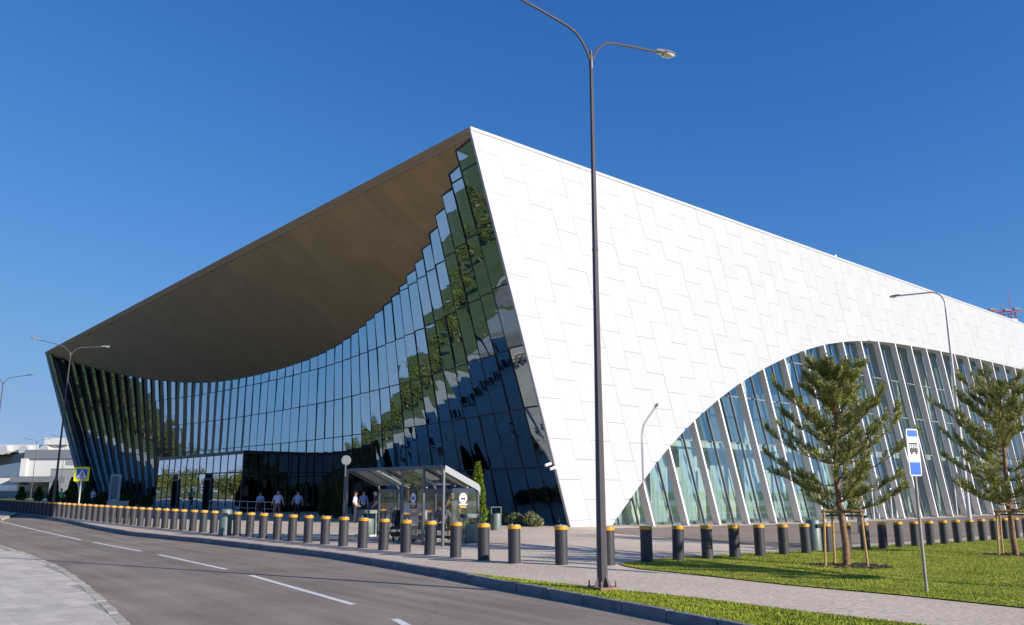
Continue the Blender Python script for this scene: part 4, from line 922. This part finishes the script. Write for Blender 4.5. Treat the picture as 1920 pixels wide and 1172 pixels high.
# ------------------------------------------------------------------ people
CL={}
def cloth(rgb):
    k=tuple(rgb)
    if k not in CL: CL[k]=mat('cloth_%d'%len(CL),rgb,.85,var=.12,vscale=7)
    return CL[k]
def person(label,loc,rz,H,shirt,legs,hair,pose=None,sleeve=.55,skirt=False,hairlen=0,shoe=(.02,.02,.02),cat='person',stout=1.,cap=None,vest=None):
    """one continuous skinned body in the given pose; faces -y"""
    J=dict(pel=(0,0,.95),spi=(0,0,1.12),che=(0,0,1.31),nec=(0,0,1.46),hb=(0,-.01,1.54),hm=(0,-.025,1.62),ht=(0,-.015,1.71),
      shL=(.175,0,1.40),elL=(.235,.03,1.13),wrL=(.25,-.05,.90),haL=(.25,-.07,.83),shR=(-.175,0,1.40),elR=(-.235,.03,1.13),wrR=(-.25,-.05,.90),haR=(-.25,-.07,.83),
      hiL=(.09,0,.90),knL=(.10,-.02,.50),anL=(.10,.03,.09),toL=(.115,-.14,.035),hiR=(-.09,0,.90),knR=(-.10,-.02,.50),anR=(-.10,.03,.09),toR=(-.115,-.14,.035))
    if pose: J.update(pose)
    rad=dict(pel=(.155*stout,.115*stout),spi=(.145*stout,.11*stout),che=(.165*stout,.11*stout),nec=(.06,.06),hb=(.062,.07),hm=(.078,.095),ht=(.062,.075),
      shL=(.065,.065),elL=(.045,.045),wrL=(.03,.03),haL=(.035,.022),shR=(.065,.065),elR=(.045,.045),wrR=(.03,.03),haR=(.035,.022),
      hiL=(.095,.1),knL=(.06,.062),anL=(.042,.045),toL=(.04,.03),hiR=(.095,.1),knR=(.06,.062),anR=(.042,.045),toR=(.04,.03))
    E=[('pel','spi','b'),('spi','che','b'),('che','nec','b'),('nec','hb','s'),('hb','hm','s'),('hm','ht','s'),('che','shL','b'),('shL','elL','ua'),('elL','wrL','fa'),('wrL','haL','s'),
       ('che','shR','b'),('shR','elR','ua'),('elR','wrR','fa'),('wrR','haR','s'),('pel','hiL','l'),('hiL','knL','l'),('knL','anL','c'),('anL','toL','f'),('pel','hiR','l'),('hiR','knR','l'),('knR','anR','c'),('anR','toR','f')]
    names=list(J); sc=H/1.75
    me=bpy.data.meshes.new('person_skeleton'); me.from_pydata([Vector(J[k])*sc for k in names],[(names.index(a),names.index(b)) for a,b,_ in E],[])
    ob=bpy.data.objects.new('person_skeleton',me); col.objects.link(ob)
    sm=ob.modifiers.new('skin','SKIN'); sm.use_smooth_shade=True
    for i,k in enumerate(names):
        v=me.skin_vertices[0].data[i]; v.radius=(rad[k][0]*sc,rad[k][1]*sc); v.use_root=(k=='pel')
    ss=ob.modifiers.new('sub','SUBSURF'); ss.levels=1; ss.render_levels=1
    dg=bpy.context.evaluated_depsgraph_get(); bm=bpy.data.meshes.new_from_object(ob.evaluated_get(dg)); bpy.data.objects.remove(ob); bpy.data.meshes.remove(me)
    mats=[cloth(shirt),cloth(legs),M_SKIN,cloth(shoe)]
    bm.materials.clear()
    for m in mats: bm.materials.append(m)
    seg=[(Vector(J[a])*sc,Vector(J[b])*sc,t) for a,b,t in E]
    for p in bm.polygons:
        c=p.center; best=(9,None,0)
        for a,b,t in seg:
            d=b-a; q=max(0,min(1,(c-a).dot(d)/d.length_squared)); ds=(c-a-d*q).length
            if ds<best[0]: best=(ds,t,q)
        t,q=best[1],best[2]
        if t=='b': p.material_index=0 if c.z>.95*sc or pose and 'sit' in pose else 1
        elif t=='ua': p.material_index=0 if q<sleeve*1.6 else 2
        elif t=='fa': p.material_index=0 if sleeve>1 else 2
        elif t=='l': p.material_index=1
        elif t=='c': p.material_index=2 if skirt else 1
        elif t=='f': p.material_index=3
        else: p.material_index=2
    body=MB()                                  # fingers, nose and eyes join the body's own mesh
    for s in 'LR':
        w=Vector(J['wr'+s])*sc; h=Vector(J['ha'+s])*sc; d=(h-w).normalized(); sd_=d.orthogonal().normalized()
        sd_=(Vector((0,1,0))-d*d.y).normalized() if abs(d.y)<.9 else Vector((1,0,0))
        for k,(o,l) in enumerate(((-.027,.065),(-.01,.078),(.008,.074),(.025,.058))):
            b0=h+sd_*(o*sc)-d*.01; m=b0+d*(l*.55*sc); e=m+(d*.7+Vector((0,-.5,0))).normalized()*(l*.5*sc); body.tube([b0,m,e],[.0095*sc,.009*sc,.006*sc],5,2)
        b0=w.lerp(h,.35)+sd_*(-.02*sc); body.tube([b0,b0+(d*.6-sd_).normalized()*.04*sc,b0+(d*1.4-sd_).normalized()*.075*sc],[.011*sc,.010*sc,.007*sc],5,2)
    hm=Vector(J['hm'])*sc; fy=Vector((0,-1,0))
    body.ball(hm+Vector((0,-.105,-.005))*sc,(.014*sc,.02*sc,.022*sc),6,5,2)
    for x in (-.03,.03): body.ball(hm+Vector((x,-.088,.025))*sc,.009*sc,6,5,3)
    for x in (-.083,.083): body.ball(hm+Vector((x,.0,.01))*sc,(.012*sc,.022*sc,.03*sc),6,5,2)
    b2=bmesh.new(); b2.from_mesh(bm); tmp=body.mesh('t',mats); b2.from_mesh(tmp); b2.to_mesh(bm); b2.free(); bpy.data.meshes.remove(tmp)
    bm.polygons.foreach_set('use_smooth',[True]*len(bm.polygons))
    t=thing('person',label,cat,loc,rz,'people on the plaza'); bm.name='body'; link('body',bm,t)
    hmt=cloth(hair); hb=MB(); top=Vector(J['hm'])*sc+Vector((0,.012,.035))*sc
    hb.ball(top,(.092*sc,.108*sc,.085*sc),12,8); hb.v=[(x,y+max(0,.0),z) for x,y,z in hb.v]
    if hairlen: hb.ball(top+Vector((0,.05,-.07-hairlen*.3))*sc,(.085*sc,.06*sc,(.08+hairlen*.5)*sc),10,7)
    hb.build('hair',hmt,t,True)
    if cap:
        c=MB(); c.lathe([(.1*sc,0),(.125*sc,.05*sc),(.11*sc,.07*sc),(.02*sc,.08*sc)],14,tuple(top+Vector((0,0,.03*sc)))); c.ball(top+Vector((0,-.1,.03))*sc,(.06*sc,.06*sc,.008*sc),8,4); c.build('cap',cloth(cap),t,True)
    if skirt:
        pz=J['pel'][2]*sc; MB().lathe([(.14*sc*stout,pz+.08*sc),(.18*sc*stout,pz-.08*sc),(.19*sc,pz-.3*sc),(.175*sc,pz-.45*sc)],14).build('skirt',cloth(legs),t,True)
    if vest:
        MB().lathe([(.17*sc,.86*sc),(.185*sc,.95*sc),(.185*sc,1.1*sc),(.17*sc,1.13*sc)],14).build('vest',cloth(vest),t,True)
    return t
BLUE=(.36,.47,.72); DK=(.018,.018,.022); BROWN=(.05,.03,.02)
walk=dict(hiL=(.09,-.01,.90),knL=(.10,-.16,.52),anL=(.10,-.12,.10),toL=(.11,-.29,.05),knR=(-.10,.05,.50),anR=(-.10,.2,.12),toR=(-.11,.06,.03),elL=(.27,.06,1.15),wrL=(.33,-.02,.93),haL=(.34,-.05,.86),elR=(-.27,-.02,1.15),wrR=(-.33,-.1,.94),haR=(-.34,-.13,.87))
fold=dict(elL=(.24,-.04,1.14),wrL=(.03,-.19,1.12),haL=(-.05,-.18,1.13),elR=(-.24,-.04,1.14),wrR=(-.03,-.2,1.08),haR=(.05,-.19,1.09))
wide=dict(elL=(.28,.03,1.16),wrL=(.30,-.04,.93),haL=(.30,-.06,.86),elR=(-.28,.03,1.16),wrR=(-.30,-.04,.93),haR=(-.30,-.06,.86))
person('woman in light blue shirt and black skirt with folded arms before the entrance',G(-16.1,54.2),R(15),1.66,BLUE,DK,BROWN,fold,.5,True,.12)
person('man in pale blue shirt and brown-grey trousers walking towards the road',G(-13.7,49.6),R(18),1.77,(.42,.5,.76),(.085,.06,.062),BROWN,walk,.5,stout=1.12)
person('man in blue shirt and black trousers standing right of the walking man',G(-12.95,51.2),R(12),1.74,(.30,.45,.74),DK,(.015,.012,.01),wide,.5,stout=1.22)
person('woman in white-lilac shirt and dark trousers seen from the side by the shelter',G(-8.55,46.2),R(80),1.68,(.66,.62,.74),(.03,.03,.05),(.12,.05,.025),dict(wrL=(.16,-.2,.95),haL=(.14,-.26,.93),wrR=(-.16,-.2,.95),haR=(-.14,-.26,.93)),.5,hairlen=.05)
person('man in blue shirt behind the woman in the white-lilac shirt',G(-8.3,47.4),R(20),1.74,(.22,.32,.6),DK,BROWN,None,.5)
person('grey-haired woman in a dark dress, right of the group by the shelter',G(-7.55,46.8),R(-60),1.68,(.05,.035,.045),(.06,.045,.05),(.5,.45,.38),dict(wrL=(.2,-.18,.95),haL=(.2,-.22,.88)),.4,True,.04)
person('woman in dark dress with green sleeves holding a phone to her ear by the shelter',G(-2.12,29.9),R(8),1.66,(.06,.085,.095),(.07,.09,.1),(.35,.27,.2),dict(elR=(-.26,-.08,1.2),wrR=(-.13,-.16,1.45),haR=(-.1,-.13,1.54),elL=(.27,.0,1.15),wrL=(.33,-.1,.95),haL=(.35,-.14,.9)),.35,True,.05)
sit=dict(sit=(0,0,.5),pel=(0,0,.55),spi=(0,-.02,.74),che=(0,-.06,.95),nec=(0,-.09,1.1),hb=(0,-.11,1.17),hm=(0,-.13,1.25),ht=(0,-.12,1.34),shL=(.175,-.07,1.04),elL=(.23,-.12,.8),wrL=(.14,-.3,.66),haL=(.1,-.36,.63),shR=(-.175,-.07,1.04),elR=(-.23,-.12,.8),wrR=(-.14,-.3,.66),haR=(-.1,-.36,.63),hiL=(.1,-.03,.53),knL=(.12,-.44,.5),anL=(.12,-.42,.09),toL=(.13,-.58,.035),hiR=(-.1,-.03,.53),knR=(-.12,-.44,.5),anR=(-.12,-.42,.09),toR=(-.13,-.58,.035))
sit.pop('sit')
p_=SH+H(1.4,.98,0); person('seated person in grey patterned clothes on the shelter bench behind the right posts',(p_.x,p_.y,gz(p_.x)),UA+R(-90)+R(10),1.72,(.22,.21,.19),(.2,.19,.17),(.3,.2,.1),sit,.5)
p_=SH+H(2.45,.98,0); person('seated person in white shirt on the shelter bench behind the glass panel',(p_.x,p_.y,gz(p_.x)),UA+R(-90),1.72,(.7,.7,.74),(.06,.07,.09),(.14,.05,.03),sit,.5)
person('worker in light shirt and lime safety vest by the far-left bollards',G(-45.3,85),R(25),1.78,(.3,.55,.5),(.05,.07,.16),BROWN,wide,.5,cap=(.05,.02,.03),vest=(.35,.9,.02))
person('man in pinkish-white shirt seen from behind near the left end of the glass',G(-35.6,71.9),R(160),1.85,(.66,.56,.56),(.02,.02,.035),BROWN,fold,.6,stout=1.1)
lean=dict(spi=(0,-.08,1.1),che=(0,-.22,1.24),nec=(0,-.32,1.36),hb=(0,-.37,1.42),hm=(0,-.41,1.48),ht=(0,-.42,1.57),shL=(.175,-.25,1.32),elL=(.22,-.38,1.1),wrL=(.2,-.55,1.0),haL=(.2,-.6,.98),shR=(-.175,-.25,1.32),elR=(-.22,-.38,1.1),wrR=(-.2,-.55,1.0),haR=(-.2,-.6,.98))
person('person in dark clothes bending forward at the left edge before the bollards',G(-47.6,78.0),R(-60),1.8,(.02,.018,.04),(.015,.018,.05),DK,lean,1.2)
# baby stroller in the shelter
p_=SH+H(3.15,.35,0); t=thing('baby_stroller','black baby stroller parked inside the bus shelter','stroller',(p_.x,p_.y,gz(p_.x)),UA+.6)
MB().tube([(-.25,-.2,.2),(.1,-.2,.6),(.42,-.2,1.02),(.42,.2,1.02),(.1,.2,.6),(-.25,.2,.2)],.016,6).build('frame',M_BLACK,t,True)
mb=MB(); mb.prism([(-.22,-.18),(.16,-.18),(.16,.18),(-.22,.18)],.42,.5); mb.hexa([(.1,-.18,.5),(.18,-.18,.5),(.18,.18,.5),(.1,.18,.5),(.28,-.18,.95),(.34,-.18,.93),(.34,.18,.93),(.28,.18,.95)]); mb.build('seat',M_BLACK,t)
mb=MB(); n=8
vs=[]
for k in range(n+1):
    a=math.pi*.1+math.pi*.55*k/n
    vs+=[(.15+.32*math.cos(a),-.2,.72+.34*math.sin(a)),(.15+.32*math.cos(a),.2,.72+.34*math.sin(a))]
mb.add(vs,[(2*k,2*k+1,2*k+3,2*k+2) for k in range(n)]); mb.build('canopy',M_BLACK,t,True)
MB().prism([(-.2,-.16),(.2,-.16),(.2,.16),(-.2,.16)],.18,.32).build('basket',M_BLACK,t)
for x,y in ((-.28,-.22),(-.28,.22),(.28,-.24),(.28,.24)):
    w=MB(); w.tube([(x,y-.02,.11),(x,y+.02,.11)],.11,16); wo=w.build('wheel',M_RUBBER,t,True); MB().tube([(x,y-.024,.11),(x,y+.024,.11)],.05,10).build('hub',M_STEEL,wo,True)

# ------------------------------------------------------------------ far things
fb=thing('far_building','low grey and white hall with a glass end beyond the far left of the plaza','building',(-116.3,200,0))
MB().box(.5,45,.5,60,-1,10.95).build('grey_wall',M_FGREY,fb); MB().box(.8,9.4,.25,.5,1.5,8.7).build('white_panel',M_FWHITE,fb); MB().box(-.6,.8,-.3,1.0,-1,9.2).build('white_pier',M_FWHITE,fb)
MB().box(-.2,45.2,.2,60.3,9.2,11.3).build('grey_band',M_FGREYD,fb); MB().box(-.7,-.45,-.25,.4,2.2,8.9).build('purple_strip',M_PURP,fb)
ge=link('glass_wing',None,fb); gd=Vector((-.62,.785,0)); gn=Vector((-.785,-.62,0))
def GE(a,b,z): return gd*a+gn*b+Vector((-.6,.3,z))
MB().hexa([GE(0,-20,-1),GE(46,-20,-1),GE(46,-.2,-1),GE(0,-.2,-1),GE(0,-20,10.7),GE(46,-20,10.7),GE(46,-.2,10.7),GE(0,-.2,10.7)]).build('wing_wall',M_FGREYD,ge)
for k in range(14):
    for z0,z1 in ((1.6,5.0),(5.2,8.4)):
        a=.5+3.1*k; MB().hexa([GE(a,-.3,z0),GE(a+2.7,-.3,z0),GE(a+2.7,.05,z0),GE(a,.05,z0),GE(a,-.3,z1),GE(a+2.7,-.3,z1),GE(a+2.7,.05,z1),GE(a,.05,z1)]).build('window',M_FGLASS,ge)
ro=link('roof_plant',None,fb)
MB().box(-40,9.5,14,55,11.3,13.2).build('roof_hall',M_FWHITE,ro); MB().box(-3,3,13,17,13.2,14.9).build('roof_unit',M_FWHITE,ro)
for k in range(4): MB().tube([(-18+5.2*k,12,11.8),(-18+5.2*k,16,11.8)],1.2,14).build('duct',M_POLE_L,ro,True)
MB().box(2.5,15,-9,-.2,3.6,4.9).build('canopy',M_FGREYD,fb); MB().box(11.5,20,-8.9,-1,-1,6.6).build('annex',M_FGREY,fb); MB().box(11.3,20.2,-9.1,-.9,6.6,7.3).build('annex_roof',M_FWHITE,fb)
MB().box(-4,3,-6,-2,3.0,4.6).build('sign_band',M_FWHITE,fb)
# control mast and roof fitting beyond the white wall
mt_=thing('antenna_mast','red and white mast with an antenna platform rising beyond the white roof edge','mast',(85.6,140,-.5))
for k in range(6): MB().tube([(0,0,5*k),(0,0,5*k+5)],.45,8).build('mast_section',M_RED if k%2 else M_SWHITE,mt_)
MB().lathe([(.5,29.6),(1.55,30.1),(1.6,31.0),(1.4,31.05)],14).build('platform',M_SWHITE,mt_,True)
r_=MB()
for k in range(8):
    a=k*.785; r_.tube([(1.5*math.cos(a),1.5*math.sin(a),31),(1.5*math.cos(a),1.5*math.sin(a),32.4)],.07,5)
    r_.tube([(1.5*math.cos(a),1.5*math.sin(a),32.3),(1.5*math.cos(a+.785),1.5*math.sin(a+.785),32.3)],.06,5)
r_.build('railing',M_RED,mt_)
MB().tube([(.9,0,31),(.9,0,36.8)],[.1,.04],6).build('whip_antenna',M_RED,mt_); MB().tube([(-.8,0,31),(-.8,0,34)],[.08,.04],6).build('whip_antenna',M_RED,mt_)
for a,b in ((-2.4,32.9),(1.9,33.0),(.2,32.8)): MB().box(a-.5,a+.6,-.3,.3,b-.18,b+.2).build('floodlight',M_FGREYD,mt_)
MB().box(-3,3.2,-.08,.08,32.5,32.62).build('crossbar',M_RED,mt_)
p_=W(31.5,1.5,19.2); t=thing('roof_light','small red and white obstruction light above the roof edge','light',p_)
MB().tube([(0,0,0),(0,0,.75)],.04,6).build('stem',M_STEEL,t); MB().lathe([(.12,.75),(.14,.85),(.12,1.05),(.02,1.1)],10,(-.2,0,0)).build('red_lamp',M_RED,t,True); MB().lathe([(.12,.75),(.14,.85),(.12,1.05),(.02,1.1)],10,(.2,0,0)).build('white_lamp',M_SWHITE,t,True); MB().box(-.25,.25,-.03,.03,.7,.76).build('crossbar',M_STEEL,t)
